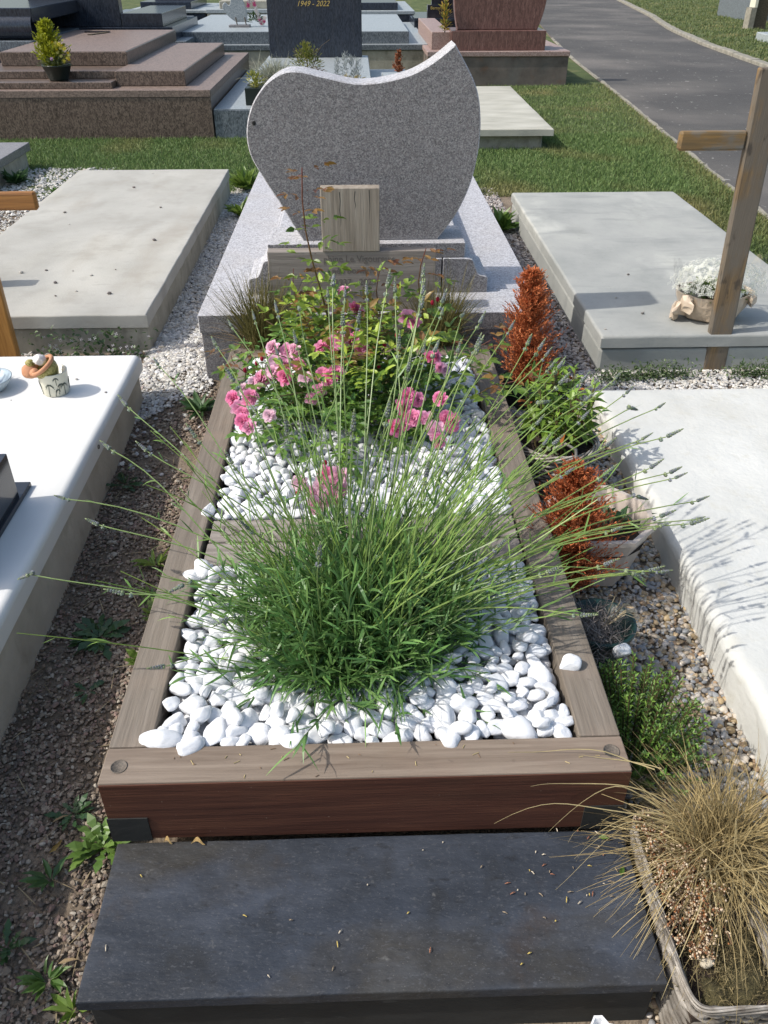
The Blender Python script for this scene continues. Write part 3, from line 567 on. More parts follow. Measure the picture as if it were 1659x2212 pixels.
oc = thing('shell_ornament', 'knobbly yellow bowl ornament with terracotta rim tipped into the palm pot', 'ornament', (-.57, 1.655, .07))
def tilted(prof, n, C0, ax, mname, nm, sub=None, rim=None):
    a = Acc(); lathe(a, prof, 0, 0, 0, n); V = a.V[0]; R = np.array(Matrix.Rotation(math.radians(-32), 3, 'Y') @ Matrix.Rotation(math.radians(10), 3, 'X')); a.V[0] = V@R.T+np.array(C0); return obj(nm, a, mname, oc, True)
tilted([(.0, 0), (.022, .003), (.034, .016), (.041, .034), (.0425, .052), (.038, .052), (.032, .03), (0, .02)], 30, (-.555, 1.655, .062), None, 'knobbly', 'bowl')
a = Acc(); ring = [(math.cos(t)*.043, math.sin(t)*.043, .055) for t in np.linspace(0, 2*math.pi, 25)]; tube1(a, ring, .0075, sides=8); R = np.array(Matrix.Rotation(math.radians(-32), 3, 'Y') @ Matrix.Rotation(math.radians(10), 3, 'X')); a.V[0] = a.V[0]@R.T+np.array((-.555, 1.655, .062)); obj('rim', a, 'terracotta', oc, True)
for nm, mt, c, s, sd, fc in (('terracotta_lobe', 'terracotta', (-.632, 1.648, .085), (.026, .024, .024), 2, 0), ('terracotta_lobe', 'terracotta', (-.606, 1.628, .088), (.018, .014, .016), 5, 0), ('white_rock', 'rock', (-.592, 1.655, .124), (.022, .02, .019), 7, 5), ('green_ball', 'knobbly', (-.627, 1.655, .112), (.016, .015, .013), 9, 0)):
    V0, F0 = stone_shape(2, .1, sd, 1, fc); a = Acc(); a.add(V0*np.array(s)+np.array(c), F0); obj(nm, a, mt, oc, fc == 0)
ds = thing('glazed_dish', 'pale blue glazed dish at the left edge of the white slab', 'dish', (-.80, 1.69, 0))
a = Acc(); lathe(a, [(0, .004), (.045, .004), (.05, 0), (.055, .004), (.078, .03), (.084, .045), (.080, .046), (.072, .034), (.05, .014), (0, .012)], -.805, 1.69, 0, 36); obj('dish_bowl', a, 'dish', ds, True)
n = 90; D = dirs(n, .2, 1.3); a = Acc(); leaf_inst(a, np.array([-.805, 1.69, .03])+D*RNG.uniform(0, .12, (n, 1)), D, RNG.uniform(.03, .05, n), RNG.uniform(.012, .02, n), cols(n, (.06, .12, .05), (.12, .2, .08)))
V = a.V[0]; k = V[:, 0] > -.76; 
lp = [q for q in a.V]; a2 = Acc(); leaf_inst(a2, np.array([-.86, 1.70, .03])+D*RNG.uniform(0, .07, (n, 1))*np.array([.6, .8, 1.6]), D*np.array([.5, 1, 1.3]), RNG.uniform(.03, .045, n), RNG.uniform(.010, .016, n), cols(n, (.06, .12, .05), (.12, .2, .08))); obj('succulent_leaves', a2, 'leaf', ds, False, 'stuff')
# black plaque
bp = thing('black_granite_plaque', 'polished black granite plaque standing on the white slab, cut by the left edge', 'plaque', (-.53, .8, 0))
obj('foot', Box(-.62, -.452, .50, 1.045, .0002, .015, bev=.002), 'black', bp)
a = Acc(); P = [(.56, .0155), (.972, .0155), (.972, .150), (.90, .150), (.86, .19), (.74, .215), (.62, .19), (.56, .13)]
V = [(x, y, z) for x in (-.505, -.462) for y, z in P]; m = len(P); a.add(V, [tuple(range(m)), tuple(range(2*m-1, m-1, -1))]+[(k, m+k, m+(k+1) % m, (k+1) % m) for k in range(m)]); fix_normals(obj('upright', a, 'black', bp))
# unseen block added to cast the shadow on the concrete slab; real caster unidentified
nm_ = thing('small_grave_marker', 'small grey stone marker standing on the concrete slab, just outside the left edge', 'marker', (-1.33, 2.9, -.02))
obj('marker_stone', Box(-1.40, -1.29, 2.80, 2.885, -.02, .27, bev=.01), 'stele', nm_)

# ------------------------------------------------------------ background tombs
bt = thing('brown_granite_tomb', 'brown granite tomb of stepped slabs in the grass at upper left', 'tomb', (-2, 9.2, -.2))
obj('wall', Box(-3.9, -.842, 7.506, 10.85, -.35, .155, bev=.004), 'brown', bt)
obj('ledge', Box(-3.9, -.836, 7.50, 10.86, .1565, .218, bev=.005), 'brown_top', bt)
obj('lower_step', Box(-3.2, -1.752, 7.60, 10.6, .219, .272, bev=.005), 'brown', bt)
obj('middle_step', Box(-3.1, -1.752, 7.88, 10.6, .273, .335, bev=.005), 'brown', bt)
obj('main_slab', Box(-2.98, -1.742, 8.30, 11.0, .336, .457, bev=.006), 'brown', bt)
obj('side_slab', Box(-1.75, -1.10, 7.76, 10.6, .2195, .345, bev=.006), 'brown', bt)
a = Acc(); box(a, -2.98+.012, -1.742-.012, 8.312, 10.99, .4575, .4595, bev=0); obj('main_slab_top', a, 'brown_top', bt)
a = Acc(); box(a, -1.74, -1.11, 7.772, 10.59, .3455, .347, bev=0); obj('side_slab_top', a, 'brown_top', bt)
sl_ = thing('metal_cross_ornament', 'small dark flat cross lying on the brown tomb', 'ornament', (-2.63, 10.6, .46))
obj('bar', Box(-2.75, -2.45, 10.55, 10.60, .4605, .475, bev=0), 'black', sl_); a = Box(-2.62, -2.57, 10.2, 10.545, .4605, .47, bev=0, skew=.35); obj('stem', a, 'bark', sl_)
# potted conifer on brown tomb
def spray(a, top, base, h, r, n, C1, C2, rg, flat=.0, bl=.05, lean=(0, 0), w0=.0028, per=9, taper=.85):
    """feathery conifer: branchlets that rise from an axis, each set with short scale twigs"""
    t = rg.random(n)**1.15; az = rg.uniform(0, 2*math.pi, n); rr = r*(1-t)**taper*(.35+.65*rg.random(n))*(1+.18*np.sin(5*az+t*9))+.012
    ax = np.stack([base[0]+lean[0]*t, base[1]+lean[1]*t, base[2]+h*t*.93], -1); out_ = np.stack([np.cos(az), np.sin(az), np.zeros(n)], -1); rise = rg.uniform(.45, 1.3, n)
    d = unit(out_+np.array([0, 0, 1.])*rise[:, None]); L = rr*1.25
    P = arcs(ax, d, L, -.15*np.ones(n), 4); Cc = cols(n, C1, C2, rg); ribbons(a, P, np.full((n, 4), .0009), unit(np.cross(d, out_+rg.normal(0, .4, (n, 3)))), Cc*.5)
    for k in range(per):
        s = (k+1.)/per; p = P[:, 0]*(1-s)+P[:, 3]*s; dd = unit(d+rg.normal(0, .55, (n, 3))+np.array([0, 0, .25])); Lk = bl*rg.uniform(.5, 1.1, n)*(1-.35*s)
        Q = arcs(p, dd, Lk, np.zeros(n), 3); Wd = np.stack([np.full(n, w0*.5), np.full(n, w0), np.full(n, w0*.3)], -1); ribbons(a, Q, Wd, unit(np.cross(dd, rg.normal(0, 1, (n, 3)))), Cc*rg.uniform(.6, 1.0, (n, 1)), Cc*rg.uniform(.95, 1.4, (n, 1)))
pc = thing('potted_conifer', 'bright yellow-green dwarf conifer with yellow daisies in a dark pot on the brown tomb', 'potted plant', (-2.27, 7.74, .273))
PX, PY = -2.27, 7.745
a = Acc(); lathe(a, [(.0, .001), (.082, .001), (.09, .02), (.128, .118), (.132, .12), (.132, .132), (.122, .132), (.11, .1), (0, .1)], PX, PY, .273, 28); obj('pot', a, 'dark_pl', pc, True)
rg = np.random.default_rng(5); a = Acc(); spray(a, None, (PX-.03, PY, .36), .40, .15, 420, (.22, .25, .012), (.42, .44, .04), rg, bl=.06, w0=.006, per=7, taper=.7); obj('conifer_foliage', a, 'leaf', pc, False, 'stuff')
n = 260; D = dirs(n, .1, 1.2, rg); a = Acc(); leaf_inst(a, np.array([PX, PY-.03, .39])+D*np.array([.14, .11, .07])*rg.uniform(.4, 1, (n, 1)), D, rg.uniform(.03, .06, n), rg.uniform(.008, .016, n), cols(n, (.07, .10, .04), (.22, .25, .12), rg)); obj('underplanting', a, 'leaf', pc, False, 'stuff')
daisy = (np.concatenate([[(0, 0, .2)], [(math.cos(t)*(1 if k % 2 else .55), math.sin(t)*(1 if k % 2 else .55), 0) for k, t in enumerate(np.linspace(0, 2*math.pi, 16, endpoint=False))]]), np.array([(0, 1+k, 1+(k+1) % 16) for k in range(16)]))
for k, (dx, dz) in enumerate([(.02, .20), (.055, .195), (.085, .185), (.10, .175), (.09, .155), (.045, .17), (.045, .14), (.055, .12), (.125, .15), (.145, .115), (.155, .10), (.14, .075), (.145, .06), (.08, .09), (.10, .05)]):
    a = Acc(); V, F = daisy; s = .017+.004*(k % 3); R = np.array(Matrix.Rotation(math.radians(50+10*math.sin(k)), 3, 'X')); inst(a, daisy, (R*s)[None], np.array([[PX+dx, PY-.06-.01*(k % 3), .39+dz]]), np.array([(.75, .52, .02), (.72, .66, .22), (.70, .60, .08)][k % 3])); obj('yellow_daisy', a, 'petal', pc)
a = Acc(); inst(a, daisy, (np.array(Matrix.Rotation(1, 3, 'X'))*.022)[None], np.array([[PX-.0, PY-.10, .46]]), np.array([.5, .32, .55])); obj('lilac_flower', a, 'petal', pc)

dl = thing('dark_headstone_tomb', 'wide dark granite headstone on stepped base behind the brown tomb', 'tomb', (-2.8, 12, -.2))
obj('headstone', Box(-3.66, -2.52, 11.5, 11.68, .46, 1.3, bev=.006), 'dark', dl)
obj('step', Box(-3.75, -1.86, 11.44, 13.5, .0, .458, bev=.005), 'dark', dl)
obj('upper_step', Box(-2.50, -1.98, 11.46, 13.3, .459, .61, bev=.005), 'dark', dl)
obj('ledge', Box(-3.9, -1.70, 11.4, 14, -.25, .30, bev=.005), 'blue', dl)
rt_ = thing('rolled_top_tomb', 'dark polished tomb with a rounded roll at the upper left corner', 'tomb', (-3.8, 10.8, -.2))
a = Acc(); tube1(a, [(-6, 9.75, .575), (-3.06, 9.75, .575)], .125, sides=28); obj('roll', a, 'dark', rt_, True)
obj('top_slab', Box(-6, -3.04, 9.68, 12, .62, .76, bev=.01), 'dark', rt_); obj('step', Box(-6, -3.06, 9.55, 12, .35, .452, bev=.006), 'blue', rt_); obj('base', Box(-6, -3.0, 9.4, 12, -.3, .348, bev=.006), 'dark', rt_)

bs = thing('gold_lettered_headstone', 'dark blue-black granite headstone with gold lettering behind the curved headstone', 'headstone', (.05, 9, -.2))
obj('stone', Box(-.515, .585, 10.25, 10.40, .217, 1.3, bev=.006), 'dark', bs)
text('1949 - 2022', .078, (.02, 10.2485, .742), (math.pi/2, 0, 0), 'gold', bs, shear=.35, name='gold_lettering', depth=.001)
text('Jean Lalanne', .115, (.02, 10.2485, .835), (math.pi/2, 0, 0), 'gold', bs, shear=.35, name='gold_lettering', depth=.001)
obj('lower_base', Box(-.832, 1.12, 7.52, 10.6, -.32, .045, bev=.005), 'blue', bs)
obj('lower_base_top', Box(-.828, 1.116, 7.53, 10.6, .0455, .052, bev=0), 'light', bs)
obj('planter_slab', Box(-.555, .66, 8.0, 10.5, .053, .21, bev=.005), 'blue', bs)
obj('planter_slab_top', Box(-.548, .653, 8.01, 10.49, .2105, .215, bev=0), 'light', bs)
obj('step_block', Box(.80, 1.02, 8.5, 9.3, .053, .16, bev=.005), 'light', bs)
gt = thing('grey_stepped_tomb', 'long grey granite tomb with a thick rough-faced slab in the second row', 'tomb', (-.3, 14, -.2))
obj('cement_base', Box(-2.20, 1.535, 12.02, 16.2, -.3, .135, bev=.01), 'concrete_side', gt)
obj('ledge', Box(-2.22, 1.545, 12.0, 16.3, .1355, .203, bev=.006), 'blue', gt)
obj('slab', Box(-2.0, 1.25, 12.12, 15.8, .2035, .352, bev=.006), 'blue', gt)
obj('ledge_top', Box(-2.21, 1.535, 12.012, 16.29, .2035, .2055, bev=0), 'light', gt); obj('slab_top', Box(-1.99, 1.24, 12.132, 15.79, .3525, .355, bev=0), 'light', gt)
td = thing('teardrop_plaque', 'grey teardrop shaped stone plaque on metal forks, on the grey tomb', 'plaque', (-1.12, 13, .355))
pts = crom([(-1.22, .42), (-1.33, .50), (-1.395, .60), (-1.36, .66), (-1.29, .63), (-1.24, .80), (-1.15, .85), (-1.10, .70), (-1.05, .55), (-1.06, .42)], 5)
a = Acc(); prism(a, pts, 12.94, 12.99, .005); fix_normals(obj('stone', a, 'light', td)); obj('foot', Box(-1.32, -1.02, 12.88, 13.06, .3555, .385, bev=.004), 'stele', td)
for x in (-1.20, -1.07): a = Acc(); tube1(a, [(x, 12.92, .38), (x-.015, 12.92, .48)], .009); obj('fork', a, 'bolt', td); 
fb2 = thing('pink_and_white_flowers', 'small bunch of pink and white artificial flowers beside the teardrop plaque', 'flowers', (-.95, 13.1, .355))
n = 120; D = dirs(n, .1, 1.3, rg); a = Acc(); leaf_inst(a, np.array([-.95, 13.1, .40])+D*np.array([.13, .08, .12])*rg.uniform(.3, 1, (n, 1)), D, rg.uniform(.04, .07, n), rg.uniform(.02, .035, n), cols(n, (.03, .07, .02), (.08, .13, .04), rg)); obj('foliage', a, 'leaf', fb2, False, 'stuff')
for k in range(26):
    th = k*2.4; c = (.62, .10, .22) if k % 5 == 0 or k in (6, 7) else (.72, .66, .60); x = -1.03+.24*((k*7) % 26)/26; z = .60+.12*math.sin(k*1.7)-.55*(x+1.0)
    a = Acc(); inst(a, daisy, (np.array(Matrix.Rotation(1.1, 3, 'X'))*.035)[None], np.array([[x, 13.0, z]]), np.array(c)); obj('bloom', a, 'petal', fb2)

rw = [('low_dark_tomb', 'low dark tomb with pale ledge behind the grey tomb, left of the teardrop plaque', -3.6, -2.2, 16.5, 19, .34, .385, 'dark', 'light'),
      ('low_olive_tomb', 'low mossy tomb directly behind the teardrop plaque', -2.15, -.6, 16.4, 19, .34, .40, 'concrete_side', 'light'),
      ('bevelled_dark_tomb', 'dark tomb with raised slab right of the gold lettered headstone', -.4, 1.58, 16.5, 20, .31, .365, 'dark', 'light')]
for nm, lb, x0, x1, y0, y1, z0, z1, m1, m2 in rw:
    t_ = thing(nm, lb, 'tomb', ((x0+x1)/2, y0+1, -.2)); obj('wall', Box(x0, x1, y0+.02, y1, -.3, z0, bev=.005), m1, t_); obj('ledge', Box(x0-.02, x1+.02, y0, y1, z0+.001, z1, bev=.006), m2, t_)
    obj('slab', Box(x0+.2, x1-.28, y0+.25, y1-.3, z1+.001, z1+.12, bev=.01), m1, t_)
    if nm == 'low_dark_tomb':
        obj('upright', Box(-3.3, -2.5, 17.6, 17.8, .50, 1.3, bev=.01), 'dark', t_)
ft = thing('stepped_blue_grey_tomb', 'blue grey stepped tomb slab left of the centre, third row', 'tomb', (-2.6, 15, -.2))
obj('slab', Box(-3.6, -2.32, 13.6, 16, -.3, .33, bev=.006), 'blue', ft); obj('upper_slab', Box(-3.4, -2.65, 14.0, 15.6, .331, .45, bev=.006), 'blue', ft)
bk = thing('black_name_plaque', 'low black granite plaque with gilt name beside the red monument', 'plaque', (1.9, 15.2, -.2))
obj('plaque_stone', Box(1.715, 2.4, 15.0, 15.12, .345, .53, bev=.004), 'black', bk); obj('foot', Box(1.5, 2.5, 14.95, 15.6, .3, .344, bev=.004), 'dark', bk); obj('base', Box(1.5, 2.5, 15.0, 17.5, -.3, .299, bev=.004), 'dark', bk)
obj('back_stone', Box(1.82, 2.4, 15.5, 15.6, .346, .9, bev=.004), 'black', bk)
text('Bernard T', .065, (1.765, 14.998, .465), (math.pi/2, 0, 0), 'gold', bk, name='gold_lettering', align='LEFT', depth=.001); text('192', .055, (1.91, 14.998, .395), (math.pi/2, 0, 0), 'gold', bk, name='gold_lettering', align='LEFT', depth=.001)
rm = thing('red_granite_monument', 'large red-brown granite headstone and base beside the road', 'grave monument', (2.4, 12, -.2))
obj('wall', Box(1.45, 3.275, 11.1, 14.2, -.35, .137, bev=.006), 'dark_wall', rm)
obj('ledge', Box(1.43, 3.285, 11.08, 14.2, .138, .20, bev=.008), 'pink', rm)
obj('side_block', Box(1.50, 1.76, 11.35, 14.0, .201, .40, bev=.008), 'pink', rm)
obj('plinth', Box(1.745, 2.965, 11.16, 11.75, .2015, .425, bev=.006), 'red', rm)
pts = [(1.83, .426)]+[tuple(q) for q in crom([(2.87, .426), (2.915, .55), (2.95, .70), (2.96, .85), (2.93, 1.05), (2.85, 1.25)], 5)]+[tuple(q) for q in crom([(1.9, 1.3), (1.80, 1.0), (1.775, .8), (1.79, .62), (1.83, .426)], 5)][:-1]
a = Acc(); prism(a, pts, 11.3, 11.48, .008); fix_normals(obj('headstone', a, 'red', rm))
yp = thing('yellow_leaved_plant', 'small plant with yellow-orange leaves against the red headstone', 'plant', (1.62, 11.25, .4))
n = 160; D = dirs(n, .2, 1.4, rg); a = Acc(); leaf_inst(a, np.array([1.66, 11.22, .40])+D*np.array([.08, .05, .45])*rg.uniform(.1, 1, (n, 1)), D, rg.uniform(.04, .06, n), rg.uniform(.03, .045, n), cols(n, (.10, .17, .03), (.55, .32, .05), rg)); obj('leaves', a, 'leaf', yp, False, 'stuff'); a = Acc(); tube1(a, [(1.66, 11.22, .4), (1.66, 11.22, .8)], .008); obj('stem', a, 'bark', yp)
sp = thing('wooden_sign_post', 'square wooden post with a pale label standing in the far lawn', 'post', (9.6, 20.4, -.2))
obj('post', Box(9.46, 9.78, 20.3, 20.45, -.3, 1.4, bev=.01), 'bark', sp); obj('label_board', Box(9.40, 9.46, 20.2, 20.5, .22, .6, bev=0), 'ceramic', sp); obj('foot', Box(9.34, 9.459, 20.2, 20.5, -.3, .215, bev=0), 'kerb', sp)
ws = obj('white_kerb_grave', Box(8.45, 10.2, 16.6, 17.6, -.25, -.06, bev=.02), 'light', None); tag(ws, 'pale stone block at the right edge beyond the road', 'stone block')
gs = obj('grey_far_tomb', Box(10.4, 12.6, 22.5, 25, -.25, .5, bev=.02), 'blue', None); tag(gs, 'blue-grey tomb beyond the post at the upper right corner', 'tomb')

# plants between the rear tomb and the headstone
def tuft(a, c, n, L, spread, C1, C2, rg, w=.0012, droop=.5, rad=.03, s=7, lo=.5, hi=1.45, wig=0):
    D = dirs(n, lo, hi, rg); D = unit(D*np.array([spread, spread, 1])); b = np.array(c)+rg.normal(0, rad, (n, 3))*np.array([1, 1, .15]); Ls = rg.uniform(.55, 1.05, n)*L
    P = arcs(b, D, Ls, rg.uniform(.3, 1, n)*droop, s, wig, rg); Wd = np.repeat((w*(1-np.linspace(0, 1, s)**1.6)+w*.15)[None], n, 0); ribbons(a, P, Wd, unit(np.cross(D, rg.normal(0, 1, (n, 3))+np.array([0, 0, .6]))), cols(n, C1, C2, rg), cols(n, C1, C2, rg)*1.15)
sg = thing('silvery_grass_tuft', 'silvery spiky grass tuft in a trough behind the curved headstone', 'grass', (-.30, 7.85, .05))
a = Acc(); tuft(a, (-.30, 8.08, .22), 520, .30, 1.3, (.22, .24, .18), (.42, .42, .34), rg, w=.003, droop=.35, rad=.05); obj('blades', a, 'dry', sg, False, 'stuff')
sp2 = thing('rust_and_green_shrub', 'small green shrub with rusty dry lower leaves behind the headstone', 'shrub', (.05, 8.1, .2))
n = 900; D = dirs(n, -.1, 1.5, rg); t = rg.uniform(.45, 1, (n, 1)); P = np.array([.03, 8.12, .28])+D*np.array([.17, .13, .26])*t; low = (P[:, 2] < .33)
C = cols(n, (.10, .15, .03), (.26, .24, .05), rg); C[low] = cols(int(low.sum()), (.16, .07, .03), (.28, .13, .05), rg); a = Acc(); leaf_inst(a, P, D, rg.uniform(.02, .04, n), rg.uniform(.010, .018, n), C); obj('foliage', a, 'leaf', sp2, False, 'stuff')
a = Acc()
for k in range(8): tube1(a, [(.03, 8.12, .21), (.03+.1*math.sin(k), 8.12+.05*math.cos(k), .40), (.03+.14*math.sin(k*1.3), 8.1, .5)], .003)
tube1(a, [(.08, 8.1, .4), (.18, 8.1, .52), (.26, 8.1, .57)], .002); obj('twigs', a, 'bark', sp2)
sv = thing('silver_leaved_plant', 'pale silver leaved plant with yellow dead leaves at its foot, behind the headstone', 'plant', (.42, 8.1, .2))
n = 420; a = Acc(); X = rg.choice([-.09, -.02, .05, .10], n)+rg.normal(0, .016, n); zz = rg.random(n); P = np.stack([.42+X, 8.1+rg.normal(0, .03, n), .22+zz*.24*(1-.3*np.abs(X)/.1)], -1); D = dirs(n, .6, 1.4, rg); leaf_inst(a, P, D, rg.uniform(.03, .05, n), rg.uniform(.006, .010, n), cols(n, (.24, .27, .27), (.42, .45, .44), rg)); obj('silver_leaves', a, 'leaf', sv, False, 'stuff')
n = 110; D = dirs(n, .1, 1.1, rg); a = Acc(); leaf_inst(a, np.array([.47, 8.03, .22])+D*np.array([.12, .05, .05])*rg.random((n, 1)), D, rg.uniform(.03, .05, n), rg.uniform(.008, .014, n), cols(n, (.35, .26, .09), (.5, .42, .2), rg)); obj('dead_leaves', a, 'dry', sv, False, 'stuff')
tp = thing('trough_plant', 'yellow-green plant in a dark square trough left of the headstone curve', 'potted plant', (-.47, 7.8, .05))
obj('trough', Box(-.55, -.37, 7.74, 7.90, .0525, .20, bev=.005), 'dark_pl', tp)
n = 150; D = dirs(n, .2, 1.4, rg); a = Acc(); leaf_inst(a, np.array([-.45, 7.82, .19])+D*np.array([.10, .07, .14])*rg.random((n, 1)), D, rg.uniform(.03, .05, n), rg.uniform(.018, .028, n), cols(n, (.16, .20, .03), (.45, .42, .12), rg)); obj('leaves', a, 'leaf', tp, False, 'stuff')
dc = thing('tiny_dead_conifer', 'tiny rust-coloured dead conifer peeping above the headstone edge', 'shrub', (.98, 9.6, .05))
a = Acc(); spray(a, None, (.99, 9.6, .10), .25, .07, 90, (.22, .07, .03), (.34, .13, .06), rg, bl=.04, w0=.006, per=6); obj('foliage', a, 'dry', dc, False, 'stuff')

# ------------------------------------------------------------ gravels
crush = [stone_shape(0, .28, s, 1, 2) for s in range(10)]
rnd1 = [stone_shape(1, .10, s) for s in range(8)]
def rounded_low(s): V, F = stone_shape(0, .12, s); return V, F
def scatter(name, n, samp, size, palette, shapes, m, smooth=False, zoff=0, flat=.65, seed=3, tilt=.5, sd=.006):
    rg = np.random.default_rng(seed); P = samp(n, rg); n = len(P); a = Acc(); which = rg.integers(0, len(shapes), n); pal = np.array(palette)
    sz = rg.lognormal(0, .28, n)*size
    for w_ in range(len(shapes)):
        k = which == w_; kn = int(k.sum()); R = rand_rot(kn, tilt, rg); sc = np.stack([sz[k]*rg.uniform(.9, 1.5, kn), sz[k]*rg.uniform(.75, 1.1, kn), sz[k]*flat*rg.uniform(.7, 1.1, kn)], -1)
        C = pal[rg.integers(0, len(pal), kn)]*rg.uniform(.75, 1.2, (kn, 1)); z = gz(P[k, 0], P[k, 1])+zoff+rg.uniform(-.3, 1, kn)*sd
        inst(a, shapes[w_], R*sc[:, None, :], np.stack([P[k, 0], P[k, 1], z], -1), C)
    o = obj(name, a, m, None, smooth, 'stuff'); return o
def rect(x0, x1, y0, y1): return lambda n, rg: np.stack([rg.uniform(x0, x1, n), rg.uniform(y0, y1, n)], -1)
def filt(s, fn): return lambda n, rg: (lambda P: P[fn(P[:, 0], P[:, 1], rg.random(len(P)))])(s(n, rg))
nz2 = lambda x, y, fx, o=0: np.array([mnoise.noise(Vector((p*fx, q*fx, o))) for p, q in zip(x, y)])
brownpal = [(.20, .15, .11), (.26, .20, .15), (.16, .12, .09), (.31, .255, .195), (.23, .185, .14), (.24, .165, .135), (.15, .125, .105), (.36, .32, .26)]
scatter('brown_gravel', 52000, filt(rect(-.60, .0, -1.1, 2.05), lambda x, y, r: (r < .50+1.0*nz2(x, y, 3.0)+.45*(y < .2)) & ((y < 1.85) | (r < .3))), .0043, brownpal, crush, 'stone', seed=3, sd=.004).__setitem__('label', 'brown crushed gravel beside the timber bed')
whitepal = [(.55, .54, .50), (.46, .44, .40), (.62, .60, .55), (.38, .37, .36), (.50, .46, .40), (.57, .56, .55)]
scatter('white_gravel', 17000, filt(rect(-.43, -.1, 1.45, 5.6), lambda x, y, r: ((y > 1.88+.22*nz2(x, y, 4)) | (r < .03)) & ((y > 2.09) | (x < .0)) & ((x < -.12) | (y < 2.1))), .0074, whitepal, crush, 'stone', seed=4).__setitem__('label', 'white crushed gravel between the concrete slab and the granite')
scatter('left_white_gravel', 9000, filt(rect(-2.35, -1.47, 2.4, 6.25), lambda x, y, r: (x > -2.2) & (r < .9)), .009, whitepal, crush, 'stone', seed=5).__setitem__('label', 'white gravel left of the pale concrete slab')
greypal = [(.36, .33, .31), (.28, .26, .26), (.44, .40, .36), (.33, .28, .26), (.50, .46, .42)]
scatter('grey_gravel', 11000, filt(rect(1.0, 1.52, 1.7, 5.45), lambda x, y, r: ((x > 1.225) | (y < 2.11)) & (r < .95)), .0078, greypal, crush, 'stone', seed=6).__setitem__('label', 'grey gravel between the granite monument and the right slab')
scatter('pale_gravel', 4200, rect(1.42, 2.6, 1.86, 2.2), .0072, whitepal, crush, 'stone', seed=7).__setitem__('label', 'pale gravel at the foot of the weathered cross')
scatter('back_gravel', 2500, rect(-1.9, -.36, 1.98, 2.46), .007, whitepal+greypal, crush, 'stone', seed=17).__setitem__('label', 'gravel in the gap behind the white slab')
riv = [(.40, .30, .17), (.48, .40, .30), (.36, .34, .31), (.30, .30, .30), (.52, .46, .38), (.44, .33, .20), (.27, .28, .29), (.55, .50, .44), (.38, .26, .16), (.33, .31, .25)]
scatter('river_pebbles', 13500, rect(1.0, 1.44, -.60, 1.95), .0064, riv, rnd1, 'stone_s', True, seed=8, tilt=.25, sd=.007).__setitem__('label', 'rounded river pebbles between the timber bed and the right slab')
scatter('front_pebbles', 900, rect(1.05, 1.5, -1.0, -.60), .0064, riv, rnd1, 'stone_s', True, seed=9, tilt=.25, sd=.008)

# loose stones on slabs
def loose(pts, z, group, labels, c, s=.011, seed=0):
    for i, (x, y) in enumerate(pts):
        V, F = crush[(i+seed) % 10]; k = s*.58*(1+.5*math.sin(i*2.3+seed)); a = Acc(); a.add(V*np.array([k*1.2, k, k*.7])+np.array([x, y, z+k*.5]), F, np.array(c[i % len(c)])); o = obj('loose_stone', a, 'stone'); tag(o, labels[i], 'stone', group)
loose([(-1.03, 3.06), (-1.139, 3.028), (-.896, 3.048), (-.93, 2.873), (-.788, 2.975), (-.693, 3.063), (-.641, 2.718), (-.8, 2.754), (-.877, 2.695), (-.602, 3.553), (-1.152, 3.89), (-.7, 4.245), (-.974, 4.764), (-.936, 5.187), (-1.251, 4.145)], -.02, 'loose stones on the pale concrete slab', ['loose dark stone by the tip of the marker shadow on the pale slab', 'loose stone nearest the left cross post on the pale slab', 'loose stone just right of the marker shadow tip on the pale slab', 'loose stone in the row nearest the front edge, third from the right', 'pale loose stone in the near row, second from the right', 'rightmost loose stone of the near row on the pale slab', 'loose stone closest to the front right corner of the pale slab', 'loose stone near the front edge above the creeper flowers', 'loose stone closest to the front edge, left of the creeper', 'loose stone beside the long right edge in the middle of the pale slab', 'loose stone level with the cross arm on the pale slab', 'lone loose stone in the far half near the right edge of the pale slab', 'loose stone at the upper left beyond the cross arm', 'farthest loose stone, close to the grass edge of the pale slab', 'loose stone on the left half, middle distance, of the pale slab'], [(.16, .14, .13), (.42, .40, .36), (.2, .18, .16)], .012)
loose([(1.53, 2.255), (1.737, 2.428), (1.752, 2.46), (1.818, 2.947), (1.672, 2.627)], -.034, 'loose stones on the grey concrete slab', ['pale loose stone at the near left corner of the grey slab', 'darker of two stones left of the tan paper wrap', 'smaller stone beside the dark one left of the tan paper wrap', 'small stone beyond the cellophane on the grey slab', 'tiny stone near the shadow band on the grey slab'], [(.4, .38, .34), (.14, .13, .12)], .009)
loose([(-.39, 1.651), (-.52, 1.76), (-.70, 1.60)], 0, 'loose stones on the white slab', ['tiny stone near the right edge of the white slab, beyond the palm pot shadow', 'tiny stone directly behind the palm pot', 'tiny stone between the palm pot and the glazed dish'], [(.22, .2, .19), (.5, .48, .45)], .007)
# litter on slate and front beam
lit = Acc(); rg = np.random.default_rng(21)
for _ in range(50):
    x = rg.uniform(.03, .99); y = rg.uniform(-.30, -.02); 
    if rg.random() < .5: x = rg.uniform(.75, .99); y = rg.uniform(-.2, -.01)
    L = rg.uniform(.003, .012); th = rg.uniform(0, 6.28); c = [(.55, .42, .12), (.32, .14, .08), (.6, .52, .40), (.28, .22, .15)][rg.integers(0, 4)]; tube1(lit, [(x, y, -.1672), (x+L*math.cos(th)*.5, y+L*math.sin(th)*.5, -.1655), (x+L*math.cos(th), y+L*math.sin(th), -.1675)], [.0008, .0012, .0006], c, 4)
for _ in range(26):
    x = rg.uniform(.03, .97); y = rg.uniform(.005, .075); L = rg.uniform(.003, .014); th = rg.uniform(0, 6.28); tube1(lit, [(x, y, .0012), (x+L*math.cos(th), y+L*math.sin(th), .0014)], .0008, [(.5, .4, .2), (.2, .13, .08)][rg.integers(0, 2)], 4)
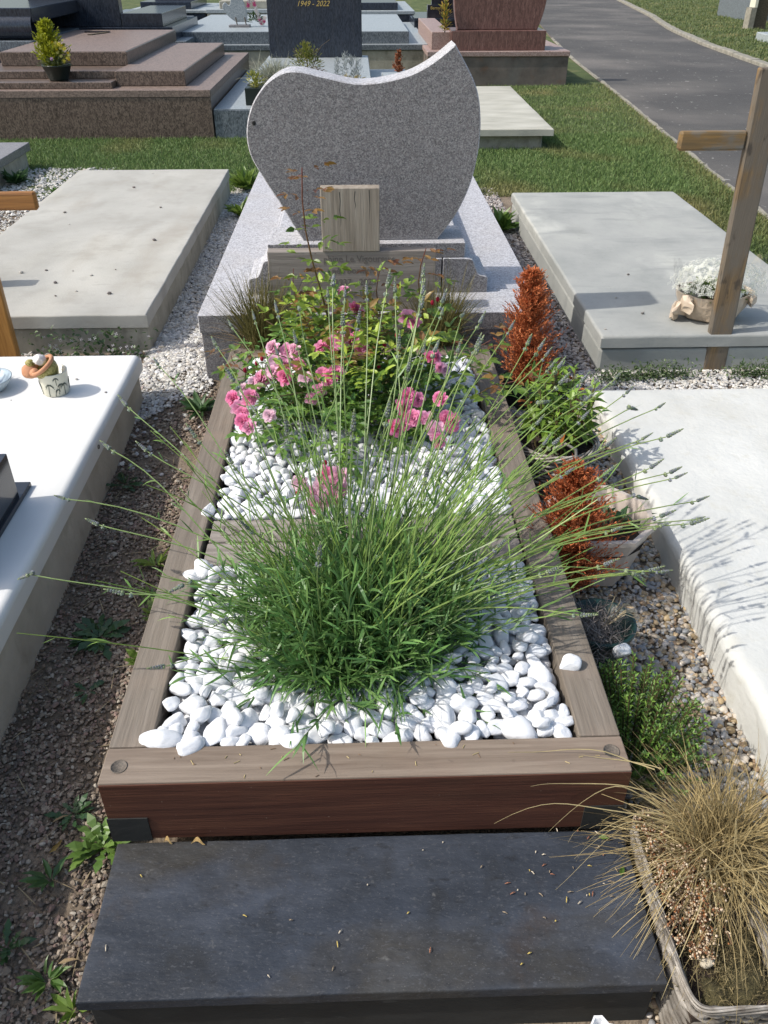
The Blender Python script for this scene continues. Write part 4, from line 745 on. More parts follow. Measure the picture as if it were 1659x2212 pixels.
obj('plant_litter', lit, 'dry', None, False, 'stuff')['label'] = 'dry seeds and plant litter scattered on the slate and front beam'
lf = Acc(); leaf_inst(lf, np.array([[.977, -.111, -.1655], [.955, -.028, -.164]]), np.array([[.4, .8, .1], [.8, -.3, .25]]), np.array([.022, .02]), np.array([.016, .014]), np.array([(.07, .14, .02), (.10, .2, .03)])); tag(obj('fallen_leaf', lf, 'leaf'), 'green leaves fallen on the slate near its right edge', 'leaf')
for i, (x, y) in enumerate(((.155, -.010), (.10, -.006))):
    lf = Acc(); t = np.linspace(0, 1, 7); P = np.stack([x+(.028-.01*i)*t, y-.006+.004*np.sin(t*5), -.167+.010*np.sin(t*3.1)**2], -1)[None]; ribbons(lf, P, np.array([[.0005, .002, .0035, .004, .003, .002, .0005]]), np.array([[.1, .6, 1.]]), np.array((.40, .27, .11))); tag(obj('curled_dry_leaf', lf, 'dry'), ['curled tan dry leaf against the front board, the larger one', 'curled tan dry leaf against the front board, left of the larger one'][i], 'leaf')

# ------------------------------------------------------------ lawn grass
def grass(name, n, samp, L, w_, C1, C2, seed, Cd=None):
    rg = np.random.default_rng(seed); P = samp(n, rg); n = len(P); D = dirs(n, .8, 1.5, rg); base = np.stack([P[:, 0], P[:, 1], gz(P[:, 0], P[:, 1])-.002], -1)
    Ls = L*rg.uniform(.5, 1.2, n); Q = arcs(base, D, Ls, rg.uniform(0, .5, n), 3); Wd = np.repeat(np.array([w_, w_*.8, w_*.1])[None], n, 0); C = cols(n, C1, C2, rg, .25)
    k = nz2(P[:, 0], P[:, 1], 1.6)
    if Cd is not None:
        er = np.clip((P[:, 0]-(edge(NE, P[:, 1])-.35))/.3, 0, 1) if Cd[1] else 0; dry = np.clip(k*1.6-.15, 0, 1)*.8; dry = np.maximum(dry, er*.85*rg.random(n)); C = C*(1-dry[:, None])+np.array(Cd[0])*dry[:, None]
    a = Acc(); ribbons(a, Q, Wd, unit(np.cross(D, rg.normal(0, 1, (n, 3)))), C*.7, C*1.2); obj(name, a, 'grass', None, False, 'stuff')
def lawn_ok(x, y, r):
    ok = (x < edge(NE, y)-.03) & ~((x > -4) & (x < -.84) & (y > 7.5)) & ~((x > 1.0) & (x < 2.24) & (y > 6.9)) & ~((x > -.84) & (x < 1.12) & (y > 7.5)) & ~((x > -3.6) & (x < -1.5) & (y < 6.2)) & ~((x > -1.49) & (x < -.40) & (y < 5.33)) & ~((x > -.14) & (x < 1.24) & (y < 4.8)) & ~((x > 1.43) & (x < 3.3) & (y > 11.07)) & ~((x > -.4) & (x < -.13) & (y < 5.5)) & ~((x > 1.2) & (x < 1.62) & (y < 5.2)) & ~((x > 1.4) & (x < 2.6) & (y < 4.65))
    return ok & (r > np.clip((y-8)/14, 0, .75))
dg = ((.26, .22, .09), True)
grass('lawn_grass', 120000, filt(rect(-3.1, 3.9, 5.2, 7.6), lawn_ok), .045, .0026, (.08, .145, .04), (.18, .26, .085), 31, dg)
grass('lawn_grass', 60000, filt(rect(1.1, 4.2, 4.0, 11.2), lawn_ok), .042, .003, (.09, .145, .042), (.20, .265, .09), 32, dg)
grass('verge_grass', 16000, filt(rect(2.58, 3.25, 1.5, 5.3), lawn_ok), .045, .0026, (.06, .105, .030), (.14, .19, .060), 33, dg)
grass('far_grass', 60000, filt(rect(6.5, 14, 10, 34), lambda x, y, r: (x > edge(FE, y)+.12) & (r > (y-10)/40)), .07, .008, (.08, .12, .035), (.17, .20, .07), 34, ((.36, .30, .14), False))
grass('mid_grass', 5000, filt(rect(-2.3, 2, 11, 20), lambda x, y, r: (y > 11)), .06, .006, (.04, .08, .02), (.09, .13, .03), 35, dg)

# ------------------------------------------------------------ weeds
TL = (np.array([(0, 0, 0), (-.18, .2, .02), (.18, .2, .02), (-.10, .32, 0), (.10, .32, 0), (-.34, .5, .03), (.34, .5, .03), (-.16, .58, 0), (.16, .58, 0), (-.30, .78, -.02), (.30, .78, -.02), (0, 1.05, -.10)], float),
      np.array([(0, 2, 1), (1, 2, 4), (1, 4, 3), (3, 4, 6), (3, 6, 5), (5, 6, 8), (5, 8, 7), (7, 8, 10), (7, 10, 9), (9, 10, 11)]))
def weed(x, y, r, n, C1, C2, label, seed, el=(.05, .7), tooth=True, name='weed', wr=.38, dz=0):
    rg = np.random.default_rng(seed); D = dirs(n, el[0], el[1], rg); root = thing(name, label, 'weed', (x, y, float(gz(x, y))+dz)); a = Acc(); Ls = r*rg.uniform(.6, 1.1, n)
    P = np.array([x, y, float(gz(x, y))+.006+dz])+D*.006+rg.normal(0, .06*r, (n, 3))*np.array([1, 1, .1]); leaf_inst(a, P, D, Ls, Ls*wr*1.3, cols(n, C1, C2, rg), rg, TL if tooth else LEAF); obj('leaves', a, 'leaf', root); return root
GRN = ((.06, .13, .025), (.13, .22, .05)); DK = ((.03, .075, .025), (.06, .12, .04)); YG = ((.12, .20, .03), (.20, .28, .06))
wd = [(-.115, 1.86, .085, 26, DK, 'dark green leafy weed beside the back left corner of the timber bed', (.2, 1.0), False),
      (-.30, 1.385, .06, 16, DK, 'small dark weed under the long white slab, farthest of the shaded ones', (.1, .6), True),
      (-.11, .956, .065, 12, YG, 'broad pale green weed beside the timber bed, level with the crossbeam', (.1, .7), False),
      (-.10, .80, .04, 12, GRN, 'small yellow-green seedling clump just below the broad leaved weed', (.2, .9), True),
      (-.207, .658, .075, 30, DK, 'dark feathery rosette weed in the middle of the gravel strip', (.05, .45), True),
      (-.072, .56, .05, 26, YG, 'bright ruffled green weed touching the left beam', (.3, 1.1), True),
      (-.075, .73, .045, 20, YG, 'fresh green ragged weed on the bare soil left of the lavender stems', (.3, 1.1), True),
      (-.13, .12, .05, 16, DK, 'thin dark creeping weed left of the frame corner', (.05, .6), True),
      (-.045, .045, .075, 30, ((.09, .17, .03), (.17, .27, .06)), 'large toothed dandelion weed at the corner of the slate', (.15, .9), True),
      (-.134, -.03, .05, 8, ((.04, .09, .03), (.08, .15, .04)), 'small smooth leaved seedling in the gravel left of the slate', (.2, .7), False),
      (-.088, -.215, .045, 14, GRN, 'low green weed near the lower left corner', (.1, .8), False),
      (-.03, -.26, .05, 14, YG, 'green weed with strap leaves against the slate edge at the bottom', (.2, 1.0), False),
      (-.18, -.16, .05, 12, DK, 'shaded weed at the bottom left edge', (.1, .7), True),
      (-.022, .27, .05, 14, DK, 'dark weed tucked against the left beam near its front end', (.2, .9), False),
      (-.19, .47, .04, 10, DK, 'tiny dark weed in the shade of the white slab', (.05, .4), True),
      (-.33, 5.45, .16, 60, YG, 'bright leafy weed clump behind the granite base, left side', (.3, 1.2), False),
      (-.27, 4.7, .12, 34, YG, 'smaller green weed clump in the white gravel left of the granite base', (.3, 1.1), False),
      (1.40, 4.3, .14, 60, ((.09, .17, .03), (.16, .25, .05)), 'leafy green weed clump between granite base and right slab', (.3, 1.3), False),
      (-1.62, 5.2, .10, 40, GRN, 'low weeds along the white gravel at the upper left slab edge', (.3, 1.1), False),
      (-2.1, 5.7, .13, 50, DK, 'dark ivy-like weed against the dark granite corner', (.3, 1.1), False),
      (1.33, 2.75, .07, 30, DK, 'creeping weed in the gravel beside the grey slab, near side', (.3, 1.2), False),
      (1.40, 3.3, .08, 26, DK, 'creeping weed in the gravel beside the grey slab, far side', (.3, 1.2), False),
      (1.30, 5.3, .13, 40, DK, 'dark clump of grass-like weeds at the back right corner of the granite base', (.5, 1.4), False)]
for i, (x, y, r, n, c, lb, el, to) in enumerate(wd): weed(x, y, r, n, c[0], c[1], lb, 100+i, el, to)
for i, (x, y) in enumerate(((1.55, 2.10), (1.68, 2.12), (1.80, 2.13), (2.13, 2.13), (2.24, 2.11), (2.36, 2.12))):
    root = thing('weed_bank', ['low weed bank at the slab foot, nearest the leafy basket plant', 'low weed bank at the slab foot, second from the left', 'low weed bank touching the left side of the weathered cross', 'low weed bank just right of the weathered cross', 'low weed bank farther right of the cross', 'low weed bank at the right edge'][i], 'weed', (x, y, -.2)); rg = np.random.default_rng(140+i); n = 300; a = Acc(); t = rg.random((n, 1)); P = np.array([x, y, -.195])+rg.normal(0, 1, (n, 3))*np.array([.055, .022, 0])+np.array([0, 0, .075])*t*rg.random((n, 1)); D = dirs(n, -.1, 1.3, rg); leaf_inst(a, P, D, rg.uniform(.012, .022, n), rg.uniform(.008, .013, n), cols(n, (.045, .085, .03), (.13, .18, .07), rg)); obj('leaves', a, 'leaf', root)
rg = np.random.default_rng(77)
for i, (x, y) in enumerate(((-.80, 2.44), (-.66, 2.44), (-.53, 2.44))):
    root = thing('white_flowered_creeper', ['ivy-leaved creeper with tiny white flowers at the slab foot, left clump', 'ivy-leaved creeper with tiny white flowers at the slab foot, middle clump', 'ivy-leaved creeper with tiny white flowers at the slab foot, right clump'][i], 'weed', (x, y, -.2))
    n = 90; P = np.stack([x+rg.normal(0, .07, n), y-.02-rg.random(n)*.06, -.19+rg.random(n)**1.5*.13], -1); D = dirs(n, -.1, 1.0, rg); a = Acc(); leaf_inst(a, P, D, rg.uniform(.015, .026, n), rg.uniform(.016, .024, n), cols(n, (.04, .09, .03), (.12, .19, .06), rg)); obj('leaves', a, 'leaf', root)
    n = 9; D = unit(rg.normal(0, .4, (n, 3))+np.array([0, -.5, .8])); X = unit(np.cross(D, np.array([.3, .9, .1]))); Y = np.cross(D, X); s = .007
    P = np.stack([x+rg.normal(0, .06, n), np.full(n, y-.085), -.15+rg.random(n)*.09], -1); a = Acc(); inst(a, flo, np.stack([X*s, Y*s, D*s], -1), P, np.array([.72, .70, .76])); obj('white_blossoms', a, 'petal', root)
# straw and dead leaves in the left strip
a = Acc(); n = 160; P = np.stack([rg.uniform(-.5, -.02, n), rg.uniform(-.6, 1.7, n)], -1); b_ = np.stack([P[:, 0], P[:, 1], gz(P[:, 0], P[:, 1])+.006], -1); D = dirs(n, -.05, .2, rg); Q = arcs(b_, D, rg.uniform(.02, .07, n), np.zeros(n), 3); Wd = np.repeat(np.array([.0008, .0012, .0004])[None], n, 0); ribbons(a, Q, Wd, unit(np.cross(D, np.array([0, 0, 1.]))), cols(n, (.22, .17, .10), (.42, .34, .2), rg))
obj('dry_straw', a, 'dry', None, False, 'stuff')['label'] = 'dry straw strewn over the brown gravel'
for i, (x, y, th) in enumerate(((-.155, .03, .9), (-.02, -.17, .5), (-.075, -.19, .2), (-.23, -.2, -.3), (-.06, -.33, 1.3), (-.17, .10, .5))):
    lf = Acc(); leaf_inst(lf, np.array([[x, y, float(gz(x, y))+.012]]), np.array([[math.cos(th), math.sin(th), .15]]), np.array([.035]), np.array([.016]), np.array([(.40, .26, .08), (.48, .36, .10), (.30, .22, .12)][i % 3]), rg); tag(obj('dead_leaf', lf, 'dry'), ['dry tan leaf on gravel left of the dandelion weed', 'yellow leaf against the slate edge, upper one', 'yellow leaf just left of the slate edge', 'dry leaf at the left picture edge on the gravel', 'dry leaf nearest the bottom left corner of the slate', 'dry leaf highest up on the shaded gravel'][i], 'leaf', 'dead leaves on the gravel')

# ------------------------------------------------------------ lavender
lv = thing('lavender_bush', 'large green lavender bush with long arching bud stems in the front of the bed', 'lavender', (.52, .36, -.03))
rg = np.random.default_rng(41); C0 = np.array([.475, .37, -.03])
# leaves: shoots from the crown, with narrow leaves set along them
ns = 760; az = rg.uniform(0, 2*math.pi, ns); el = np.arcsin(rg.uniform(.10, 1, ns)**.8); D = np.stack([np.cos(az)*np.cos(el), np.sin(az)*np.cos(el)*.9, np.sin(el)], -1); LL = rg.uniform(.15, .31, ns)*(1+.35*np.clip(np.sin(az), 0, 1)*rg.random(ns))*(1-.22*np.clip(-np.sin(az), 0, 1))
b0 = C0+np.stack([rg.normal(0, .07, ns), rg.normal(0, .06, ns), rg.uniform(0, .02, ns)], -1); SP = arcs(b0, D, LL, rg.uniform(0, .35, ns), 6, .006, rg)
fa = Acc(); tubes(fa, SP, np.repeat(np.linspace(.0016, .0008, 6)[None], ns, 0), cols(ns, (.09, .15, .05), (.16, .24, .07), rg), 3)
def narrow_leaves(a, P, k0, per, Lr, wr, C1, C2, spread=.9, lift=.5):
    n, s, _ = P.shape
    for k in range(per):
        t = k0+(1-k0)*(k+rg.random(n))/per; i = np.clip((t*(s-1)).astype(int), 0, s-2); fr = (t*(s-1)-i)[:, None]; idx = np.arange(n); p = P[idx, i]*(1-fr)+P[idx, i+1]*fr; d = unit(P[idx, i+1]-P[idx, i])
        q = unit(d+rg.normal(0, spread, (n, 3))*.6+np.array([0, 0, .25])); L = rg.uniform(*Lr, n); Q = arcs(p, q, L, rg.uniform(-.15, .5, n), 4); w1 = rg.uniform(*wr, n)
        Wd = w1[:, None]*np.array([.45, 1, .85, .1])[None]; C = cols(n, C1, C2, rg, .2); ribbons(a, Q, Wd, unit(np.cross(q, rg.normal(0, .6, (n, 3))+np.array([0, 0, 1.]))), C, C*1.12)
narrow_leaves(fa, SP, .08, 13, (.036, .078), (.0018, .0036), (.055, .145, .038), (.17, .30, .085))
obj('foliage', fa, 'leaf', lv, False, 'stuff')
# flowering stems, each with its own bud spike
tips = [(-.29, .55, .10), (-.27, .60, .13), (-.22, .70, .16), (-.20, .76, .18), (-.14, .84, .22), (-.16, .92, .27), (-.10, .98, .30), (-.02, 1.05, .34), (-.05, 1.12, .30), (.02, .98, .40), (.10, 1.12, .40), (.16, 1.22, .38), (.22, 1.12, .46), (.28, 1.02, .52),
        (.36, 1.14, .48), (.42, 1.02, .54), (.47, .92, .60), (.53, 1.04, .54), (.57, .88, .62), (.62, .98, .58), (.66, .90, .60), (.70, 1.02, .54), (.74, 1.12, .46), (.78, 1.0, .50), (.84, 1.06, .46), (.88, .96, .48), (.94, 1.02, .42),
        (.98, .92, .42), (1.02, .98, .38), (1.06, .88, .38), (1.10, .92, .36), (1.05, .80, .36), (1.14, .84, .32), (1.18, .90, .31), (1.20, .80, .28), (1.23, .70, .29), (1.26, .72, .22), (1.22, .62, .24), (1.30, .60, .16), (1.27, .56, .18), (1.18, .66, .26),
        (1.14, .58, .24), (1.16, .50, .20), (1.08, .62, .28), (1.10, .72, .30), (1.02, .70, .34), (1.05, .48, .20), (1.12, .42, .14), (1.00, .40, .20), (.96, .58, .30), (.92, .74, .38), (.98, .84, .40), (.88, .62, .36), (1.20, .46, .12), (.80, .84, .48), (.72, .76, .52),
        (-.10, .60, .16), (-.16, .48, .10), (.00, .76, .28), (.04, .62, .24), (-.04, .42, .12), (.08, .88, .36), (.12, .40, .16), (.30, .30, .36), (.42, .22, .34), (.36, .46, .46), (.50, .40, .52), (.62, .34, .44), (.74, .28, .34), (.86, .30, .24), (.94, .26, .14), (.24, .22, .22),
        (.10, .22, .10), (.58, .60, .58), (.46, .70, .58), (.34, .82, .52), (.22, .76, .46), (.16, .62, .38), (.66, .66, .56)]
spk = []
for v in range(4):
    a = Acc(); rgv = np.random.default_rng(v+60); zz = 0
    for ring in range(7):
        z = ring*.0062+(.0 if ring else -.014); rr = .0038*(1-.07*ring)
        for k in range(6):
            th = k*math.pi/3+ring*.5; V, F = ICO[0]; s = np.array([.0029, .0029, .0052])*(1-.08*ring)*(1 if ring else 1.05); R = np.array(Matrix.Rotation(th, 3, 'Z') @ Matrix.Rotation(.5, 3, 'Y')); c = np.array([rr*math.cos(th), rr*math.sin(th), z])
            a.add((V*s)@R.T+c, F, np.array([(.21, .26, .18), (.19, .24, .20), (.28, .34, .18), (.22, .23, .26)][rgv.integers(0, 4)])*rgv.uniform(.8, 1.2))
    V, F = ICO[0]; a.add(V*np.array([.0022, .0022, .006])+np.array([0, 0, .044]), F, np.array([.24, .30, .14])); spk.append(a.mesh('flower_spike', 'leaf', False, (0, 0, 0))[0])
tips = [t for i, t in enumerate(tips) if not (t[0] < .12 and i % 2 == 1 and t[1] < 1.1)]; extra = []
for t in tips:
    if rg.random() < .35 and t[1] > .3 and t[0] > .15: extra.append((t[0]+rg.normal(0, .045), t[1]+rg.normal(0, .05), t[2]+rg.normal(0, .035)))
for k, tp_ in enumerate(tips+extra):
    T = np.array(tp_)+rg.normal(0, .008, 3); b = C0+np.append(rg.normal(0, .05, 2), .02); b[:2] += (T-b)[:2]*.06; d = T-b; L = np.linalg.norm(d); t = np.linspace(0, 1, 11)[:, None]
    horiz = d*np.array([1, 1, 0]); P = b+d*t; P[:, 2] += (.10*np.linalg.norm(horiz))*np.sin(t[:, 0]*math.pi)*(1 if k % 7 else .5); P += rg.normal(0, .010, 3)*np.sin(t*5)
    a = Acc(); right = np.clip((T[0]-.35)/.7, 0, 1); c1 = np.array((.11, .20, .05))*(1-right)+np.array((.20, .32, .06))*right; c2 = np.array((.20, .29, .10))*(1-right)+np.array((.34, .44, .13))*right  # sunlit look painted in: stem colour turns brighter yellow-green towards the right
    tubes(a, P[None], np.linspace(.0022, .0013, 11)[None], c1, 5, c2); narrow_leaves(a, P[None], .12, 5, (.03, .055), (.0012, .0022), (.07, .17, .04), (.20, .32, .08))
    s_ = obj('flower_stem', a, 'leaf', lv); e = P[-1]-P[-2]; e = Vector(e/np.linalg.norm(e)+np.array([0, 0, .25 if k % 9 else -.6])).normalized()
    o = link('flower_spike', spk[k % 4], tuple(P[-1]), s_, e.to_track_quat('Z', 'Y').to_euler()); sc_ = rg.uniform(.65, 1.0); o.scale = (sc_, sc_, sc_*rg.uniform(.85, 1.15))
# bare extra stems of side shoots
a = Acc(); n = 260; azz = np.concatenate([rg.uniform(-.1, math.pi+.1, 140), rg.normal(.75, .45, 120)]); ell = rg.uniform(.15, 1.15, n); D = np.stack([np.cos(azz)*np.cos(ell), np.sin(azz)*np.cos(ell), np.sin(ell)], -1); P = arcs(C0+rg.normal(0, .05, (n, 3))*np.array([1, 1, .1]), D, rg.uniform(.32, .66, n), rg.uniform(-.05, .2, n), 8, .012, rg)
tubes(a, P, np.repeat(np.linspace(.0020, .0010, 8)[None], n, 0), cols(n, (.14, .25, .05), (.28, .40, .09), rg), 3); narrow_leaves(a, P, .2, 6, (.03, .06), (.0012, .0024), (.07, .17, .04), (.21, .34, .075)); obj('side_shoots', a, 'leaf', lv, False, 'stuff')

# ------------------------------------------------------------ rose
rs = thing('rose_bush', 'low rose bush with pink double blooms and tall reddish shoots behind the lavender', 'rose bush', (.47, 1.5, -.03))
rg = np.random.default_rng(52); RC = np.array([.48, 1.48, -.03]); stems = Acc(); shoots = []
for k in range(26):
    th = rg.uniform(0, 2*math.pi); r = rg.uniform(.12, .36); h = rg.uniform(.10, .32); T = RC+np.array([r*math.cos(th), r*math.sin(th)*.95, h]); b = RC+np.append(rg.normal(0, .03, 2), 0); t = np.linspace(0, 1, 7)[:, None]; P = b+(T-b)*t; P[:, 2] += .05*np.sin(t[:, 0]*3.14); shoots.append(P)
TS = [((.40, 1.66, 0), (.345, 1.61, .745), 15, .0048), ((.70, 1.72, .05), (.722, 1.62, .50), 7, .0035), ((.56, 1.70, .05), (.585, 1.62, .46), 7, .003), ((.36, 1.62, .05), (.30, 1.62, .44), 7, .003), ((.44, 1.6, 0), (.47, 1.55, .33), 5, .0028), ((.2, 1.5, .05), (.10, 1.45, .22), 5, .0025), ((.75, 1.55, .05), (.93, 1.5, .24), 6, .0025), ((.8, 1.45, .05), (.99, 1.36, .16), 5, .0025)]
la = Acc()
def leaflets(p, d, n, L, C1, C2):
    """pinnate rose leaf: pairs of leaflets and one at the end"""
    d = unit(np.asarray(d)); side = unit(np.cross(d, np.array([0, 0, 1.])+rg.normal(0, .2, 3))); P = []; Dd = []; Ls = []
    for k in range(n):
        q = p+d*L*(k+1)/n*1.0
        for s in (-1, 1): P.append(q); Dd.append(d*.5+side*s+np.array([0, 0, -.1])); Ls.append(L*.42)
    P.append(p+d*L*1.02); Dd.append(d+np.array([0, 0, -.25])); Ls.append(L*.50); Ls = np.array(Ls)*rg.uniform(.85, 1.15, len(Ls)); m_ = len(P); leaf_inst(la, np.array(P), np.array(Dd), Ls, Ls*.8, cols(m_, C1, C2, rg), rg)
for P in shoots:
    tubes(stems, P[None], np.linspace(.003, .0015, len(P))[None], np.array((.09, .14, .04)), 5, np.array((.16, .10, .05)))
for k in range(820):
    th = rg.uniform(0, 2*math.pi); ph = math.asin(rg.uniform(-.05, 1)); rr = rg.uniform(.35, 1.06)*(1+.16*math.sin(3*th+1)+.10*math.sin(7*th)); p = RC+np.array([-.015+.305*math.cos(th)*math.cos(ph), .36*math.sin(th)*math.cos(ph)+.05, .03+.28*math.sin(ph)])*rr; out = p-RC; d = unit(out+rg.normal(0, .12, 3)+np.array([0, 0, .02]))
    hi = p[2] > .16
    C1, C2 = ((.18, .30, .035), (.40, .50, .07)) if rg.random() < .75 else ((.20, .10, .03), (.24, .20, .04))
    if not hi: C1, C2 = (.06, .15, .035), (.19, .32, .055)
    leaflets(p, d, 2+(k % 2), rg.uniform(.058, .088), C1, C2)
for (b, T, nl, r0) in TS:
    b = np.array(b); T = np.array(T); t = np.linspace(0, 1, 9)[:, None]; P = b+(T-b)*t+np.array([.02, 0, 0])*np.sin(t*6); tubes(stems, P[None], np.linspace(r0, r0*.4, 9)[None], np.array((.12, .20, .04)), 6, np.array((.20, .05, .035)))
    for k in range(nl*2):
        s = .22+.78*(k+.5)/(nl*2); p = b+(T-b)*s; th = k*2.4; red = s > .8; leaflets(p, (math.cos(th), math.sin(th)*.7-.2, .25), 2, (.105*(1.05-.45*s)), *(((.14, .05, .02), (.22, .13, .03)) if red else ((.07, .14, .02), (.17, .24, .03))))
        if k % 2 == 0: tube1(stems, [p, p+np.array([.006*math.cos(th), 0, .004])], [.0012, .0002], (.2, .05, .03), 4)
obj('stems', stems, 'leaf', rs, True); obj('foliage', la, 'leaf', rs, False, 'stuff')
PET = (np.array([(0, 0, 0), (-.35, .35, .18), (0, .4, .10), (.35, .35, .18), (-.5, .8, .42), (0, .85, .30), (.5, .8, .42), (-.3, 1.1, .40), (.02, 1.18, .30), (.32, 1.08, .44)], float), np.array([(0, 2, 1), (0, 3, 2), (1, 2, 5), (1, 5, 4), (2, 3, 6), (2, 6, 5), (4, 5, 8), (4, 8, 7), (5, 6, 9), (5, 9, 8)]))
RB = []
for v in range(5):
    a = Acc(); rv = np.random.default_rng(v+90); edgec = [(.97, .56, .74), (.97, .45, .66), (.97, .74, .84), (.97, .36, .60), (.97, .66, .79)][v]
    for lay, (cnt, tilt, s) in enumerate(((14, .02, 1.0), (14, .25, .95), (14, .48, .88), (13, .72, .78), (12, .95, .66), (10, 1.15, .52), (7, 1.38, .38))):
        for k in range(cnt):
            th = 2*math.pi*k/cnt+lay*.7+rv.normal(0, .12); tl = tilt+rv.normal(0, .17); R = np.array(Matrix.Rotation(th, 3, 'Z') @ Matrix.Rotation(tl, 3, 'X')); V, F = PET; q = s*rv.uniform(.85, 1.1); deep = np.array((.97, .42, .62)); C = np.array(edgec)*(1-lay*.04)*rv.uniform(.9, 1.05); C = C*(1-(lay > 4)*.12); CC = np.array([deep]*1+[C*.85+deep*.15]*3+[C*1.03]*6); a.add((V*np.array([q*.60, q*.92, q*.95]))@R.T*1.0+np.array([0, 0, .075*lay]), F, CC)
    RB.append(a.mesh('rose_bloom', 'petal', True, (0, 0, 0))[0])
bl = [(.235, 1.47, .19, 2), (.27, 1.50, .21, 0), (.30, 1.48, .22, 4), (.26, 1.42, .20, 0), (.225, 1.42, .18, 2), (.19, 1.42, .15, 0), (.165, 1.43, .13, 2), (.13, 1.45, .10, 2), (.31, 1.42, .20, 1), (.13, 1.28, .12, 0), (.145, 1.25, .12, 1), (.15, 1.21, .11, 3), (.17, 1.19, .10, 0), (.165, 1.29, .15, 1),
      (.485, 1.70, .27, 3), (.50, 1.69, .26, 3), (.43, 1.53, .24, 0), (.455, 1.56, .26, 1), (.475, 1.50, .24, 3), (.50, 1.47, .23, 1), (.415, 1.49, .23, 1), (.50, 1.52, .25, 1), (.385, 1.36, .19, 1), (.41, 1.33, .18, 3), (.38, 1.30, .17, 0), (.43, 1.35, .2, 1), (.35, 1.30, .14, 0), (.66, 1.62, .27, 0), (.68, 1.60, .26, 1), (.735, 1.42, .22, 1), (.745, 1.38, .20, 0), (.725, 1.45, .2, 3),
      (.67, 1.22, .17, 1), (.69, 1.14, .15, 0), (.715, 1.10, .13, 4), (.72, 1.06, .12, 1), (.655, 1.14, .15, 1), (.62, 1.17, .17, 3), (.625, 1.12, .14, 1), (.74, 1.22, .17, 3), (.75, 1.16, .14, 1), (.41, .84, .15, 3), (.425, .81, .14, 0), (.43, .79, .11, 0), (.41, .80, .10, 2), (.44, .83, .15, 4), (.40, .86, .11, 2), (.435, .86, .09, 4), (.42, .89, .07, 2), (.415, .93, .03, 2)]
a = Acc()
bl += [(x+rg.normal(0, .035), y+rg.normal(0, .03), z+rg.normal(.01, .018), (v+2) % 5) for (x, y, z, v) in bl[::2]]
for k, (x, y, z, v) in enumerate(bl):
    d = Vector((x-.48+rg.normal(0, .25), (y-1.85)*.9+rg.normal(0, .15), .40)).normalized(); o = link('rose_bloom', RB[v], (x, y, z), rs, d.to_track_quat('Z', 'Y').to_euler()); s = rg.uniform(.019, .029); o.scale = (s, s, s*.85)
    if k % 2 == 0: P = RC+(np.array([x, y, z])-RC)*np.linspace(.3, 1, 5)[:, None]; P[:, 2] -= .012*np.linspace(0, 1, 5)*0+.004; tube1(a, P, .0013, (.12, .16, .04), 4)
obj('flower_stalks', a, 'leaf', rs)
for k, (x, y, z) in enumerate(((.13, 1.47, .16), (.165, 1.50, .17), (.185, 1.49, .19), (.56, 1.40, .20), (.40, .98, .10), (.335, .80, .12), (.45, 1.62, .30), (.74, 1.6, .33), (.58, 1.47, .24), (.62, 1.5, .26), (.76, 1.63, .33))):
    V, F = ICO[1]; b = Acc(); b.add(V*np.array([.006, .006, .009])+np.array([x, y, z]), F, np.array((.42, .03, .07))); tube1(b, [(x, y, z-.04), (x, y, z-.006)], .0012, (.12, .14, .04), 4); obj('rose_bud', b, 'petal', rs, True)

# ------------------------------------------------------------ bronze grasses behind the bed
for i, (x, y, L, lb) in enumerate(((.125, 2.07, .40, 'bronze-green tufted grass at the back left corner of the bed'), (.81, 2.07, .38, 'bronze-green tufted grass at the back right corner of the bed'))):
    root = thing('bronze_grass', lb, 'ornamental grass', (x, y, -.05), 'bronze grasses at the back of the bed'); rg = np.random.default_rng(70+i)
    a = Acc(); tuft(a, (x, y, -.06), 800, L*1.1, .6, (.06, .07, .018), (.20, .165, .055), rg, w=.0015, droop=.4, rad=.022, s=9, lo=.75, hi=1.5, wig=.012); tuft(a, (x, y, -.04), 90, L*1.05, 1.5, (.16, .11, .04), (.36, .25, .12), rg, w=.0011, droop=.75, rad=.02, s=9, lo=.4, hi=1.1, wig=.02); obj('blades', a, 'dry', root, False, 'stuff')

# ------------------------------------------------------------ right side plants
rg = np.random.default_rng(81)
d1 = thing('dead_conifer', 'taller rust-orange dead conifer beside the granite base', 'shrub', (1.145, 1.92, -.2), 'dead orange conifers')
a = Acc(); spray(a, None, (1.15, 1.93, -.16), .51, .14, 620, (.38, .10, .03), (.66, .23, .09), rg, bl=.022, w0=.0017, per=26, lean=(-.02, 0), taper=.62); obj('foliage', a, 'dry', d1, False, 'stuff'); a = Acc(); tube1(a, [(1.15, 1.93, -.21), (1.13, 1.93, .30)], [.007, .002]); obj('trunk', a, 'bark', d1)
a = Acc(); lathe(a, [(0, .0), (.075, .0), (.095, .12), (.09, .12), (.07, .10), (0, .10)], 1.15, 1.93, -.215, 24); obj('pot', a, 'dark_pl', d1, True)
d2 = thing('dead_conifer', 'bushier rust-orange dead conifer in front of the beige pot', 'shrub', (1.125, .80, -.2), 'dead orange conifers')
a = Acc(); spray(a, None, (1.075, .77, -.20), .36, .150, 680, (.38, .095, .028), (.66, .22, .085), rg, bl=.020, w0=.0016, per=26, lean=(-.01, .09), taper=.6); obj('foliage', a, 'dry', d2, False, 'stuff'); a = Acc(); tube1(a, [(1.135, .79, -.22), (1.115, .86, .10)], [.006, .002]); obj('trunk', a, 'bark', d2)
